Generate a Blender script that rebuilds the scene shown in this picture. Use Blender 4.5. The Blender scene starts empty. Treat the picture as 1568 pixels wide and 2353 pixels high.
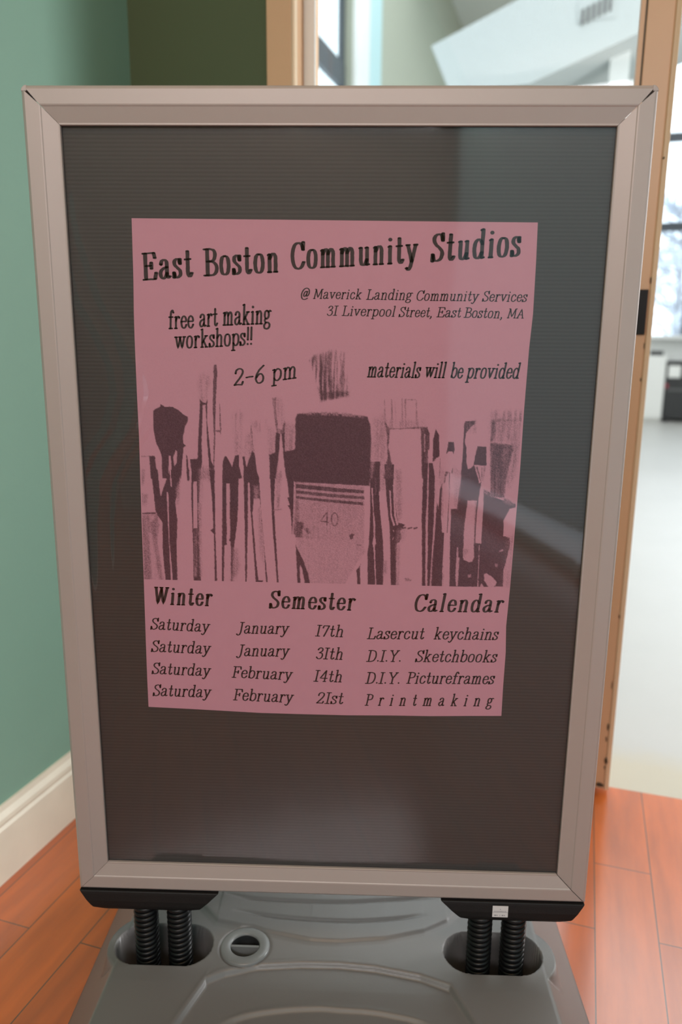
import bpy, bmesh, math, random
import numpy as np
from mathutils import Vector, Matrix

SC = bpy.context.scene
COL = SC.collection
PI = math.pi
rng = np.random.RandomState(7)
random.seed(7)

# ------------------------------------------------------------------ camera
PITCH, YAW, ROLL = 0.21634659, -0.02818077, -0.00946163
fw = Vector((math.sin(YAW)*math.cos(PITCH), math.cos(YAW)*math.cos(PITCH), -math.sin(PITCH)))
rt = Vector((math.cos(YAW), -math.sin(YAW), 0.0))
dn = fw.cross(rt)
r2 = math.cos(ROLL)*rt + math.sin(ROLL)*dn
d2 = -math.sin(ROLL)*rt + math.cos(ROLL)*dn
cam_data = bpy.data.cameras.new('camera')
cam = bpy.data.objects.new('camera', cam_data)
COL.objects.link(cam)
M3 = Matrix((r2, -d2, -fw)).transposed()
cam.matrix_world = Matrix.Translation((0.03385, -0.87841, 0.93)) @ M3.to_4x4()
cam_data.sensor_fit = 'VERTICAL'
cam_data.sensor_height = 36.0
cam_data.sensor_width = 24.0
cam_data.lens = 1740.0*36.0/2353.0
cam_data.clip_start = 0.02
cam_data.dof.use_dof = True
cam_data.dof.focus_distance = 0.905
cam_data.dof.aperture_fstop = 3.2
SC.camera = cam

# ------------------------------------------------------------------ world, lights, exposure
SC.view_settings.view_transform = 'Standard'
SC.view_settings.look = 'None'
SC.view_settings.gamma = 1.0
SC.view_settings.use_curve_mapping = False
SC.view_settings.exposure = 0.0
SC.cycles.max_bounces = 10
SC.cycles.transparent_max_bounces = 12
SC.cycles.use_denoising = True

world = bpy.data.worlds.new('overcast_sky')
SC.world = world
world.use_nodes = True
wb = world.node_tree.nodes['Background']
wb.inputs['Color'].default_value = (0.80, 0.91, 1.0, 1)
wb.inputs['Strength'].default_value = 3.0

ROOM = math.radians(-16.0)       # the building is turned 16 degrees to the sign
RM = Matrix.Rotation(ROOM, 4, 'Z')

def area(name, loc, target, sx, sy, watts, color):
    l = bpy.data.lights.new(name, 'AREA')
    l.shape = 'RECTANGLE'; l.size = sx; l.size_y = sy; l.energy = watts; l.color = color
    o = bpy.data.objects.new(name, l); COL.objects.link(o)
    p = RM @ Vector(loc); t = RM @ Vector(target)
    o.location = p
    o.rotation_euler = (t - p).to_track_quat('-Z', 'Y').to_euler()
    return o

area('studio_top_fill', (1.6, 4.6, 4.75), (1.6, 4.6, 0), 5.0, 6.0, 190, (0.95, 0.97, 1.0))  # unseen overhead panel, added to brighten the studio and the floor glare
area('studio_far_fill', (2.4, 8.3, 4.92), (2.2, 9.6, 1.0), 4.0, 1.6, 70, (0.96, 0.98, 1.0))  # added out of view to lift the far wall and cabinet
area('studio_window_daylight', (4.85, 2.5, 1.75), (-0.65, 0.25, 0.3), 2.8, 2.4, 400, (0.97, 0.98, 1.0))
area('hall_ceiling_light_warm', (0.25, -1.05, 2.62), (0.25, -1.05, 0), 0.9, 0.5, 10, (1.0, 0.60, 0.30))
area('hall_front_fill', (0.45, -3.40, 2.36), (0.15, 0.0, 0.75), 1.9, 0.52, 47, (1.0, 0.95, 0.97))  # unseen panel added for soft frontal light on the sign; no window here
area('hall_side_fill', (1.53, -1.90, 1.2), (-0.65, -1.90, 1.2), 2.9, 2.0, 11, (0.62, 0.82, 1.0))  # panel added on a solid wall, for the blue reflected in the cover
area('hall_band_strip', (1.535, -1.90, 0.12), (-0.65, -1.90, 0.12), 2.9, 0.13, 2.2, (0.75, 0.86, 1.0))  # thin strip lamp added to make the pale band reflected in the cover

# ------------------------------------------------------------------ materials
def new_mat(name):
    m = bpy.data.materials.new(name); m.use_nodes = True
    return m, m.node_tree.nodes, m.node_tree.links

def mat(name, col, rough=0.5, metal=0.0, spec=0.5, var=0.0, vscale=8.0, bump=0.0, bscale=200.0, coat=0.0):
    m, n, l = new_mat(name)
    b = n['Principled BSDF']
    b.inputs['Base Color'].default_value = (*col, 1)
    b.inputs['Roughness'].default_value = rough
    b.inputs['Metallic'].default_value = metal
    b.inputs['Specular IOR Level'].default_value = spec
    b.inputs['Coat Weight'].default_value = coat
    tc = n.new('ShaderNodeTexCoord')
    if var > 0:
        t = n.new('ShaderNodeTexNoise'); t.inputs['Scale'].default_value = vscale; t.inputs['Detail'].default_value = 5
        l.new(tc.outputs['Object'], t.inputs['Vector'])
        mx = n.new('ShaderNodeMix'); mx.data_type = 'RGBA'
        mx.inputs['A'].default_value = (*[c*(1-var) for c in col], 1)
        mx.inputs['B'].default_value = (*[min(1, c*(1+var)) for c in col], 1)
        l.new(t.outputs['Fac'], mx.inputs['Factor'])
        l.new(mx.outputs['Result'], b.inputs['Base Color'])
    if bump > 0:
        t = n.new('ShaderNodeTexNoise'); t.inputs['Scale'].default_value = bscale; t.inputs['Detail'].default_value = 3
        l.new(tc.outputs['Object'], t.inputs['Vector'])
        bp = n.new('ShaderNodeBump'); bp.inputs['Strength'].default_value = bump; bp.inputs['Distance'].default_value = 0.001
        l.new(t.outputs['Fac'], bp.inputs['Height']); l.new(bp.outputs['Normal'], b.inputs['Normal'])
    return m

def sheet_mat(name, rough, ior, tint=(1, 1, 1)):
    m, n, l = new_mat(name)
    n.remove(n['Principled BSDF'])
    out = n['Material Output']
    tr = n.new('ShaderNodeBsdfTransparent'); tr.inputs['Color'].default_value = (*tint, 1)
    gl = n.new('ShaderNodeBsdfGlossy'); gl.inputs['Roughness'].default_value = rough
    # Schlick reflectance, the same from either side of the thin sheet
    r0 = ((ior-1)/(ior+1))**2
    ge = n.new('ShaderNodeNewGeometry')
    dt = n.new('ShaderNodeVectorMath'); dt.operation = 'DOT_PRODUCT'
    l.new(ge.outputs['Incoming'], dt.inputs[0]); l.new(ge.outputs['Normal'], dt.inputs[1])
    ab = n.new('ShaderNodeMath'); ab.operation = 'ABSOLUTE'; l.new(dt.outputs['Value'], ab.inputs[0])
    om = n.new('ShaderNodeMath'); om.operation = 'SUBTRACT'; om.inputs[0].default_value = 1.0; l.new(ab.outputs[0], om.inputs[1])
    pw = n.new('ShaderNodeMath'); pw.operation = 'POWER'; l.new(om.outputs[0], pw.inputs[0]); pw.inputs[1].default_value = 5.0
    fr = n.new('ShaderNodeMath'); fr.operation = 'MULTIPLY_ADD'
    l.new(pw.outputs[0], fr.inputs[0]); fr.inputs[1].default_value = 1.0-r0; fr.inputs[2].default_value = r0
    mx = n.new('ShaderNodeMixShader')
    l.new(fr.outputs[0], mx.inputs[0]); l.new(tr.outputs[0], mx.inputs[1]); l.new(gl.outputs[0], mx.inputs[2])
    l.new(mx.outputs[0], out.inputs['Surface'])
    return m

PINK = (0.55, 0.265, 0.335)
INK = (0.026, 0.013, 0.015)
M = {}
M['paper'] = mat('pink_paper', PINK, 0.85, var=0.03, vscale=60)
M['ink'] = mat('black_ink', INK, 0.7, var=0.25, vscale=300)
M['alu'] = mat('satin_aluminium', (0.46, 0.392, 0.365), 0.48, metal=0.25, var=0.02, vscale=30)
M['cover'] = sheet_mat('clear_cover', 0.045, 1.6)
M['black'] = mat('black_plastic', (0.009, 0.008, 0.008), 0.5, spec=0.3, bump=0.25, bscale=900)
M['spring'] = mat('black_spring_steel', (0.006, 0.006, 0.0065), 0.36, spec=0.35)
M['tank'] = mat('grey_tank_plastic', (0.155, 0.145, 0.14), 0.42, spec=0.8, var=0.06, vscale=6, bump=0.08, bscale=500)
M['cap'] = mat('clear_grey_cap', (0.19, 0.195, 0.195), 0.28)
M['sticker'] = mat('white_label', (0.72, 0.70, 0.70), 0.6)
M['sticker_print'] = mat('grey_label_print', (0.30, 0.29, 0.32), 0.6)
M['teal'] = mat('teal_wall_paint', (0.205, 0.365, 0.285), 0.55, var=0.03, vscale=3, bump=0.15, bscale=250)
M['green'] = mat('green_wall_paint', (0.075, 0.098, 0.042), 0.6, var=0.03, vscale=3, bump=0.15, bscale=250)
M['beige'] = mat('beige_wall_paint', (0.50, 0.36, 0.25), 0.6, var=0.03)
M['cream'] = mat('cream_gloss_paint', (0.80, 0.74, 0.61), 0.35, var=0.10, vscale=14)
M['tan'] = mat('tan_door_paint', (0.70, 0.42, 0.245), 0.4, var=0.04, vscale=9)
M['tan_light'] = mat('tan_door_paint_lit', (0.76, 0.55, 0.36), 0.35, var=0.04, vscale=9)  # lighter copy of the door paint; light on angled edges put into colour
M['white_trim'] = mat('white_trim_paint', (0.78, 0.78, 0.75), 0.45)
M['groove'] = mat('door_gasket', (0.16, 0.13, 0.09), 0.6)
M['far_wall'] = mat('grey_green_paint', (0.43, 0.45, 0.37), 0.8, var=0.02)
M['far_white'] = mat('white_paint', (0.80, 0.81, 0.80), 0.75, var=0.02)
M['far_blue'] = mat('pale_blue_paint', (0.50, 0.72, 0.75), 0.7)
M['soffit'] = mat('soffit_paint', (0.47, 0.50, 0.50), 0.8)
M['sash'] = mat('dark_window_metal', (0.045, 0.055, 0.07), 0.45)
M['glass'] = sheet_mat('window_glass', 0.0, 1.45, (0.97, 0.99, 0.99))
M['ceil'] = mat('ceiling_paint', (0.75, 0.72, 0.66), 0.8)
M['dark'] = mat('charcoal_laminate', (0.02, 0.021, 0.022), 0.5)
M['white_box'] = mat('white_laminate', (0.80, 0.80, 0.78), 0.5)
M['red'] = mat('red_plastic', (0.5, 0.03, 0.06), 0.5)
M['bark'] = mat('snowy_bark', (0.35, 0.36, 0.40), 0.9, var=0.3, vscale=5)
M['snow'] = mat('snow', (0.85, 0.88, 0.92), 0.9)
M['snow_twigs'] = mat('frosted_twigs', (0.55, 0.58, 0.64), 0.9, var=0.35, vscale=3)
M['slate'] = mat('vent_dark', (0.10, 0.10, 0.10), 0.6)
M['worn'] = mat('worn_wood', (0.07, 0.045, 0.025), 0.8, var=0.3, vscale=80)

def wood_floor():
    m, n, l = new_mat('orange_wood_planks')
    b = n['Principled BSDF']
    tc = n.new('ShaderNodeTexCoord')
    mp = n.new('ShaderNodeMapping')
    mp.inputs['Rotation'].default_value = (0, 0, PI/2)
    mp.inputs['Location'].default_value = (0.31, 0.035, 0)
    l.new(tc.outputs['Object'], mp.inputs['Vector'])
    br = n.new('ShaderNodeTexBrick')
    br.inputs['Scale'].default_value = 1.0
    br.inputs['Brick Width'].default_value = 0.46
    br.inputs['Row Height'].default_value = 0.0975
    br.inputs['Mortar Size'].default_value = 0.0011
    br.inputs['Mortar Smooth'].default_value = 0.2
    br.inputs['Bias'].default_value = 0.0
    br.offset = 0.37; br.offset_frequency = 2
    br.inputs['Color1'].default_value = (0.48, 0.086, 0.003, 1)
    br.inputs['Color2'].default_value = (0.57, 0.114, 0.005, 1)
    br.inputs['Mortar'].default_value = (0.10, 0.045, 0.018, 1)
    l.new(mp.outputs['Vector'], br.inputs['Vector'])
    mp2 = n.new('ShaderNodeMapping'); mp2.inputs['Scale'].default_value = (28, 3.5, 1)
    l.new(tc.outputs['Object'], mp2.inputs['Vector'])
    ns = n.new('ShaderNodeTexNoise'); ns.inputs['Scale'].default_value = 1.4; ns.inputs['Detail'].default_value = 6
    l.new(mp2.outputs['Vector'], ns.inputs['Vector'])
    mr = n.new('ShaderNodeMapRange')
    mr.inputs['From Min'].default_value = 0.3; mr.inputs['From Max'].default_value = 0.7
    mr.inputs['To Min'].default_value = 0.80; mr.inputs['To Max'].default_value = 1.15
    l.new(ns.outputs['Fac'], mr.inputs['Value'])
    mx = n.new('ShaderNodeMix'); mx.data_type = 'RGBA'; mx.blend_type = 'MULTIPLY'
    mx.inputs['Factor'].default_value = 1.0
    l.new(br.outputs['Color'], mx.inputs['A']); l.new(mr.outputs['Result'], mx.inputs['B'])
    l.new(mx.outputs['Result'], b.inputs['Base Color'])
    b.inputs['Roughness'].default_value = 0.5
    b.inputs['Specular IOR Level'].default_value = 0.3
    b.inputs['Coat Weight'].default_value = 0.95; b.inputs['Coat Roughness'].default_value = 0.18; b.inputs['Coat IOR'].default_value = 1.95
    bp = n.new('ShaderNodeBump'); bp.inputs['Strength'].default_value = 0.4; bp.inputs['Distance'].default_value = 0.001
    bp.invert = True
    l.new(br.outputs['Fac'], bp.inputs['Height']); l.new(bp.outputs['Normal'], b.inputs['Normal'])
    return m
M['wood'] = wood_floor()

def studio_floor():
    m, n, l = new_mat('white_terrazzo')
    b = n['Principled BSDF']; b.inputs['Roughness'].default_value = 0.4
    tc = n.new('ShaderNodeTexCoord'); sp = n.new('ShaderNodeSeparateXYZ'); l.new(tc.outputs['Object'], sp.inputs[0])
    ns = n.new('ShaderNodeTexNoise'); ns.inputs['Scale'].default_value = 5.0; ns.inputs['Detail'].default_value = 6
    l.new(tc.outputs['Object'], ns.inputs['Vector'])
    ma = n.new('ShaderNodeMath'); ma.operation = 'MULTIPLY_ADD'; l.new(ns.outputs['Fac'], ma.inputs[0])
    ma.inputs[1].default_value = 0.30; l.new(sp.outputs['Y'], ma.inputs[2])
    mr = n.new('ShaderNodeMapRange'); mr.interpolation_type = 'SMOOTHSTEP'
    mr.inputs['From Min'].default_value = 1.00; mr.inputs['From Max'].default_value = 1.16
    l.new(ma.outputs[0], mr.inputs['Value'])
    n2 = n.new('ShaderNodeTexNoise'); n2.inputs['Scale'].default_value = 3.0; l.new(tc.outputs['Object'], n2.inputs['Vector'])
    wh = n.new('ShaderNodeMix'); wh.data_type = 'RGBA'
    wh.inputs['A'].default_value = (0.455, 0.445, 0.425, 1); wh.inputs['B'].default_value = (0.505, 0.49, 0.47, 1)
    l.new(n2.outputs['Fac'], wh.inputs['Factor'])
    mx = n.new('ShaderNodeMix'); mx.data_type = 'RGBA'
    mx.inputs['A'].default_value = (0.50, 0.45, 0.355, 1)       # warm hall light at the threshold, put into the floor colour
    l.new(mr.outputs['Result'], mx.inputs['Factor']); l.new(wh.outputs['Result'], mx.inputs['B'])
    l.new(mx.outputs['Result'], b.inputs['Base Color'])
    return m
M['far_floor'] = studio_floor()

def corrugated():
    m, n, l = new_mat('dark_grey_corrugated_board')
    b = n['Principled BSDF']
    tc = n.new('ShaderNodeTexCoord')
    wv = n.new('ShaderNodeTexWave'); wv.wave_type = 'BANDS'; wv.bands_direction = 'Z'
    wv.inputs['Scale'].default_value = 74.0
    wv.inputs['Distortion'].default_value = 0.15
    l.new(tc.outputs['Object'], wv.inputs['Vector'])
    mx = n.new('ShaderNodeMix'); mx.data_type = 'RGBA'
    mx.inputs['A'].default_value = (0.031, 0.028, 0.026, 1)
    mx.inputs['B'].default_value = (0.042, 0.037, 0.035, 1)
    l.new(wv.outputs['Fac'], mx.inputs['Factor']); l.new(mx.outputs['Result'], b.inputs['Base Color'])
    b.inputs['Roughness'].default_value = 0.6
    bp = n.new('ShaderNodeBump'); bp.inputs['Strength'].default_value = 0.15; bp.inputs['Distance'].default_value = 0.0005
    l.new(wv.outputs['Fac'], bp.inputs['Height']); l.new(bp.outputs['Normal'], b.inputs['Normal'])
    return m
M['board'] = corrugated()

def print_mat():
    m, n, l = new_mat('one_colour_print')
    b = n['Principled BSDF']
    at = n.new('ShaderNodeAttribute'); at.attribute_name = 'ink'
    mx = n.new('ShaderNodeMix'); mx.data_type = 'RGBA'
    mx.inputs['A'].default_value = (*PINK, 1)
    mx.inputs['B'].default_value = (0.075, 0.027, 0.043, 1)
    l.new(at.outputs['Fac'], mx.inputs['Factor']); l.new(mx.outputs['Result'], b.inputs['Base Color'])
    b.inputs['Roughness'].default_value = 0.8
    return m
M['print'] = print_mat()

# ------------------------------------------------------------------ mesh helpers
def link_mesh(name, verts, faces, material, parent=None, smooth=False, room=False):
    me = bpy.data.meshes.new(name)
    me.from_pydata([tuple(v) for v in verts], [], [tuple(f) for f in faces])
    me.materials.append(material)
    if smooth:
        for p in me.polygons: p.use_smooth = True
    me.update()
    o = bpy.data.objects.new(name, me); COL.objects.link(o)
    if parent is not None: o.parent = parent
    elif room: o.rotation_euler = (0, 0, ROOM)
    return o

def empty(name, loc=(0, 0, 0), rz=0.0):
    o = bpy.data.objects.new(name, None); COL.objects.link(o)
    o.location = loc; o.rotation_euler = (0, 0, rz); o.empty_display_size = 0.1
    return o

def tag(o, label, cat, group=None):
    o['label'] = label; o['category'] = cat
    if group: o['group'] = group
    return o

def structure(o):
    o['kind'] = 'structure'; return o

class MB:
    def __init__(s): s.v = []; s.f = []
    def add(s, v, f):
        k = len(s.v); s.v += [tuple(p) for p in v]; s.f += [tuple(i+k for i in q) for q in f]; return s
    def box(s, x0, x1, y0, y1, z0, z1):
        v = [(x0,y0,z0),(x1,y0,z0),(x1,y1,z0),(x0,y1,z0),(x0,y0,z1),(x1,y0,z1),(x1,y1,z1),(x0,y1,z1)]
        return s.add(v, [(0,3,2,1),(4,5,6,7),(0,1,5,4),(1,2,6,5),(2,3,7,6),(3,0,4,7)])
    def prism(s, poly, axis, a, b):
        # poly in the two remaining axes, in order; axis 0/1/2 is the extrusion axis
        def put(p, t):
            q = [0, 0, 0]; q[axis] = t
            r = [i for i in range(3) if i != axis]
            q[r[0]], q[r[1]] = p; return q
        n = len(poly)
        v = [put(p, a) for p in poly] + [put(p, b) for p in poly]
        f = [tuple(range(n))[::-1], tuple(range(n, 2*n))]
        for i in range(n):
            j = (i+1) % n; f.append((i, j, j+n, i+n))
        return s.add(v, f)
    def lathe(s, prof, center, n=40):
        k = len(prof); v = []; f = []
        for i in range(n):
            a = 2*PI*i/n
            for r, z in prof: v.append((center[0]+r*math.cos(a), center[1]+r*math.sin(a), center[2]+z))
        for i in range(n):
            j = (i+1) % n
            for q in range(k-1): f.append((i*k+q, j*k+q, j*k+q+1, i*k+q+1))
        return s.add(v, f)
    def tube(s, pts, rad, n=8, closed_ends=True):
        pts = [Vector(p) for p in pts]; v = []; f = []
        for i, p in enumerate(pts):
            t = (pts[min(i+1, len(pts)-1)] - pts[max(i-1, 0)]).normalized()
            up = Vector((0, 0, 1)) if abs(t.z) < 0.95 else Vector((1, 0, 0))
            a = t.cross(up).normalized(); b = a.cross(t)
            r = rad[i] if isinstance(rad, (list, tuple)) else rad
            for q in range(n):
                th = 2*PI*q/n; v.append(p + a*math.cos(th)*r + b*math.sin(th)*r)
        for i in range(len(pts)-1):
            for q in range(n):
                w = (q+1) % n; f.append((i*n+q, i*n+w, (i+1)*n+w, (i+1)*n+q))
        if closed_ends:
            f.append(tuple(range(n))[::-1]); f.append(tuple(range((len(pts)-1)*n, len(pts)*n)))
        return s.add(v, f)
    def build(s, name, material, parent=None, smooth=False, room=False, bevel=0.0, seg=2):
        o = link_mesh(name, s.v, s.f, material, parent, smooth, room)
        bm = bmesh.new(); bm.from_mesh(o.data); bmesh.ops.recalc_face_normals(bm, faces=bm.faces); bm.to_mesh(o.data); bm.free()
        if bevel > 0:
            md = o.modifiers.new('bevel', 'BEVEL'); md.width = bevel; md.segments = seg; md.limit_method = 'ANGLE'
            md.angle_limit = math.radians(35); md.harden_normals = False
        return o

def room_box(name, x0, x1, y0, y1, z0, z1, material, parent=None, bevel=0.0):
    return MB().box(x0, x1, y0, y1, z0, z1).build(name, material, parent, room=True, bevel=bevel)

# ------------------------------------------------------------------ the setting: hall
HZ = 2.70
structure(room_box('floor', -0.75, 1.65, -3.6, 0.752, -0.08, 0.0, M['wood']))
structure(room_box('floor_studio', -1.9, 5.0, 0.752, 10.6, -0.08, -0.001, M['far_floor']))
structure(room_box('wall_left', -0.75, -0.65, -3.6, 0.80, 0.0, HZ, M['teal']))
structure(room_box('wall_right', 1.55, 1.65, -3.6, 0.80, 0.0, HZ, M['teal']))
structure(room_box('wall_rear', -0.65, 1.55, -3.6, -3.5, 0.0, HZ, M['beige']))
bw = MB().box(-0.65, -0.3465, 0.64, 0.80, 0.0, HZ)
bw.box(-0.3465, 1.32, 0.64, 0.80, 2.14, HZ).box(1.32, 1.55, 0.64, 0.80, 0.0, HZ)
structure(bw.build('wall_back', M['green'], room=True))
structure(room_box('ceiling', -0.75, 1.65, -3.6, 0.80, HZ, HZ+0.1, M['ceil']))

BBP = [(0, 0), (0.014, 0), (0.014, 0.098), (0.0105, 0.104), (0.0125, 0.110), (0.0115, 0.117), (0.006, 0.127), (0.0045, 0.137), (0, 0.137)]
def base_poly(side, at):
    return [(at + side*t, z) for t, z in BBP]
def baseboard(name, side, at, v0, v1):
    mb = MB(); P = base_poly(side, at); n = len(P)
    v = [(x, v0, z) for x, z in P] + [(x, v1, z) for x, z in P]
    f = [tuple(range(n)), tuple(range(n, 2*n))] + [(i, (i+1) % n, (i+1) % n+n, i+n) for i in range(n)]
    structure(mb.add(v, f).build(name, M['cream'], room=True))
baseboard('baseboard_left', 1, -0.65, -3.5, 0.64)
baseboard('baseboard_right', -1, 1.55, -3.5, 0.64)
mb = MB(); n = len(BBP)
v = [(-0.636, 0.64-t, z) for t, z in BBP] + [(-0.348, 0.64-t, z) for t, z in BBP]
mb.add(v, [tuple(range(n)), tuple(range(n, 2*n))] + [(i, (i+1) % n, (i+1) % n+n, i+n) for i in range(n)])
structure(mb.build('baseboard_back', M['cream'], room=True))

# door frame: casing with a bead, jamb, and the pale stop the leaf closes against
fr = MB().box(-0.3465, -0.2955, 0.628, 0.640, 0.0, 2.20).box(-0.3465, -0.2985, 0.640, 0.79, 0.0, 2.14)
fr.box(-0.2886, 1.32, 0.628, 0.640, 2.12, 2.20).box(-0.2886, 1.32, 0.640, 0.79, 2.10, 2.14)
fr.box(1.29, 1.37, 0.628, 0.64, 0.0, 2.20).box(1.28, 1.32, 0.64, 0.79, 0.0, 2.10)
structure(fr.build('trim_1', M['tan'], room=True, bevel=0.002))
bead = MB(); pts = []
for i in range(9):
    a = PI*i/8; pts.append((-0.29205-0.0036*math.cos(a), 0.6285-0.004*math.sin(a)))
pts += [(-0.2885, 0.640), (-0.2956, 0.640)]
structure(bead.prism(pts, 2, 0.0, 2.13).build('trim_2', M['tan_light'], room=True))
structure(room_box('trim_3', -0.2985, -0.2752, 0.700, 0.707, 0.0, 2.10, M['white_trim'], bevel=0.001))

# the fixed glazed leaf
door = empty('door_1', (0, 0, 0), ROOM); structure(door)
MB().box(0.3290, 0.3735, 0.720, 0.765, 0.012, 2.09).build('lock_stile', M['tan'], door, bevel=0.001)
ed = [(0.3735, 0.7215), (0.3765, 0.7165), (0.3845, 0.7195), (0.3845, 0.765), (0.3735, 0.765)]
MB().prism(ed, 2, 0.012, 2.09).build('meeting_edge', M['tan_light'], door, bevel=0.0008)
MB().box(-0.2980, -0.2930, 0.729, 0.746, 0.012, 2.09).build('hinge_stile', M['white_trim'], door)
MB().box(-0.2755, 0.329, 0.720, 0.765, 0.012, 0.26).build('bottom_rail', M['tan'], door, bevel=0.001)
MB().box(-0.2755, 0.329, 0.720, 0.765, 1.95, 2.09).build('top_rail', M['tan'], door, bevel=0.001)
MB().prism([(0.3165, 0.7265), (0.3185, 0.7215), (0.3255, 0.7215), (0.3265, 0.735), (0.3165, 0.735)], 2, 0.26, 1.95).build('glazing_bead', M['tan'], door)
MB().box(0.3262, 0.3292, 0.7245, 0.735, 0.26, 1.95).build('glazing_gasket', M['groove'], door)
MB().box(-0.2930, 0.328, 0.738, 0.742, 0.26, 1.95).build('glass_pane', M['glass'], door)
lp = MB().box(0.325, 0.3722, 0.7155, 0.7205, 0.955, 1.036).build('latch_plate', M['black'], door, bevel=0.001)
lp['label'] = 'black latch plate'
wp = MB()
for u, z, w, h in ((0.372, 0.155, .0022, .010), (0.371, 0.128, .0016, .007), (0.3745, 0.078, .0035, .008), (0.366, 0.0195, .009, .006), (0.3725, 0.062, .0012, .004),
                   (0.3728, 0.872, .0018, .007), (0.3735, 0.935, .0016, .012), (0.374, 1.052, .0015, .011), (0.3765, 1.26, .003, .004), (0.372, 0.25, .001, .01), (0.3738, 0.40, .0012, .005)):
    k = 9; ring = []
    for i in range(k):
        a = 2*PI*i/k; q = random.uniform(.7, 1.15)
        ring.append((u+(.6 if z > .3 else 1.0)*w*q*math.cos(a), z+(.55 if z > .3 else 1.0)*h*q*math.sin(a)))
    wp.prism(ring, 1, 0.7158 if u > .3735 else 0.7190, 0.7205)
o = wp.build('worn_patches', M['worn'], door); o['label'] = 'dark chips in the paint'

# ------------------------------------------------------------------ the studio beyond the door
H2 = 5.0
VF = 10.3
fwl = MB()
WU0, WU1, WZ0, WZ1 = 0.94, 4.2, 1.10, 4.75
fwl.box(-1.9, WU0, VF, VF+0.25, 0, H2).box(WU1, 5.0, VF, VF+0.25, 0, H2).box(WU0, WU1, VF, VF+0.25, 0, WZ0).box(WU0, WU1, VF, VF+0.25, WZ1, H2)
structure(fwl.build('wall_far', M['far_wall'], room=True))
w = empty('window_1', (0, 0, 0), ROOM); structure(w)
fm = MB()
for u in (WU0+.03, 1.46, 2.4, 3.3, WU1-.03): fm.box(u-.035, u+.035, VF+.05, VF+.13, WZ0, WZ1)
for z in (2.475, 3.555, WZ1-.03): fm.box(WU0, WU1, VF+.055, VF+.125, z-.055, z+.055)
fm.build('window_frame', M['sash'], w)
MB().box(WU0, WU1, VF+.085, VF+.09, WZ0, WZ1).build('pane', M['glass'], w)
MB().box(WU0-.1, WU1+.1, VF-.16, VF+.05, WZ0-.05, WZ0).build('sill', M['far_white'], w, bevel=.004)
structure(room_box('trim_4', 0.6, 5.0, VF-.03, VF, 0, WZ0-.05, M['far_white']))

# side wall with a tall window, its transom running away from the door
LU = -1.6
sw = MB().box(LU-.1, LU, 0.80, 2.3, 0, H2).box(LU-.1, LU, 5.25, VF, 0, H2).box(LU-.1, LU, 2.3, 5.25, 0, 0.9).box(LU-.1, LU, 2.3, 5.25, 4.4, H2)
structure(sw.build('wall_studio_left', M['far_wall'], room=True))
w2 = empty('window_2', (0, 0, 0), ROOM); structure(w2)
fm = MB()
for vv in (2.33, 3.4, 5.21): fm.box(LU-.09, LU-.06, vv-.04, vv+.04, 0.9, 4.4)
for z in (0.95, 2.935, 4.35): fm.box(LU-.095, LU-.055, 2.3, 5.25, z-.085, z+.085)
fm.build('window_frame', M['sash'], w2)
MB().box(LU-.077, LU-.073, 2.3, 5.25, 0.9, 4.4).build('pane', M['glass'], w2)
structure(room_box('trim_5', LU, LU+.03, 5.26, 5.62, 0, H2, M['far_white']))
structure(room_box('trim_6', LU, LU+.02, 5.62, 6.02, 0, H2, M['far_blue']))
structure(room_box('wall_studio_right', 4.9, 5.0, 0.8, VF, 0, H2, M['far_wall']))
sn = MB().box(-1.9, -0.75, 0.80, 0.90, 0, H2).box(-0.75, 1.65, 0.80, 0.90, HZ, H2).box(1.65, 5.0, 0.80, 0.90, 0, H2)
structure(sn.build('wall_studio_near', M['far_white'], room=True))
structure(room_box('ceiling_studio', -1.9, 5.0, 0.8, VF+.25, H2, H2+.1, M['far_white']))
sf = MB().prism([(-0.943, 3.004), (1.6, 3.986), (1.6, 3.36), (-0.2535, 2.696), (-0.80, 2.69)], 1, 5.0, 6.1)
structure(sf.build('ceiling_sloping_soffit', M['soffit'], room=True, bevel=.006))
structure(room_box('trim_7', 0.27, 0.40, 5.25, 5.38, 0, 2.93, M['far_white']))
vent = empty('ceiling_vent', RM @ Vector((0.16, 4.99, 3.10)), ROOM)
tag(vent, 'dark slotted air vent on the sloping white soffit seen through the door glass', 'vent')
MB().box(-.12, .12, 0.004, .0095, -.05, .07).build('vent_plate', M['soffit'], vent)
vs = MB()
for i in range(6):
    x = -.085+.034*i
    vs.prism([(x-.008, -.045+.38*x), (x+.008, -.038+.38*x), (x+.008, .055+.38*x), (x-.008, .048+.38*x)], 1, -0.004, 0.004)
vs.build('vent_slats', M['slate'], vent)

# furniture under the far window
cb = empty('storage_cabinet', RM @ Vector((1.11, 10.02, 0)), ROOM)
tag(cb, 'white cabinet standing on the pale floor under the far window', 'cabinet')
MB().box(-.13, .13, -.17, .2, 0.03, .84).build('body', M['white_box'], cb, bevel=.004)
MB().box(-.115, .115, -.15, .18, 0, 0.03).build('plinth', M['white_trim'], cb)
MB().box(-.125, .125, -.185, -.171, .05, .83).build('door', M['white_box'], cb, bevel=.003)
pb = tag(MB().box(-.075, .075, -.1, .1, 0, .06).build('black_case', M['dark'], bevel=.012), 'flat black case lying on top of the white cabinet', 'case')
pb.location = RM @ Vector((1.125, 10.0, .841)); pb.rotation_euler = (0, 0, ROOM)
eq = empty('equipment_cart', RM @ Vector((1.58, 10.02, 0)), ROOM)
tag(eq, 'black equipment cart beside the white cabinet at the far wall', 'cart')
MB().box(-.33, .33, -.17, .2, 0.05, .745).build('body', M['dark'], eq, bevel=.006)
MB().box(-.335, .335, -.18, .21, .745, .775).build('top', M['dark'], eq, bevel=.004)
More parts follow.
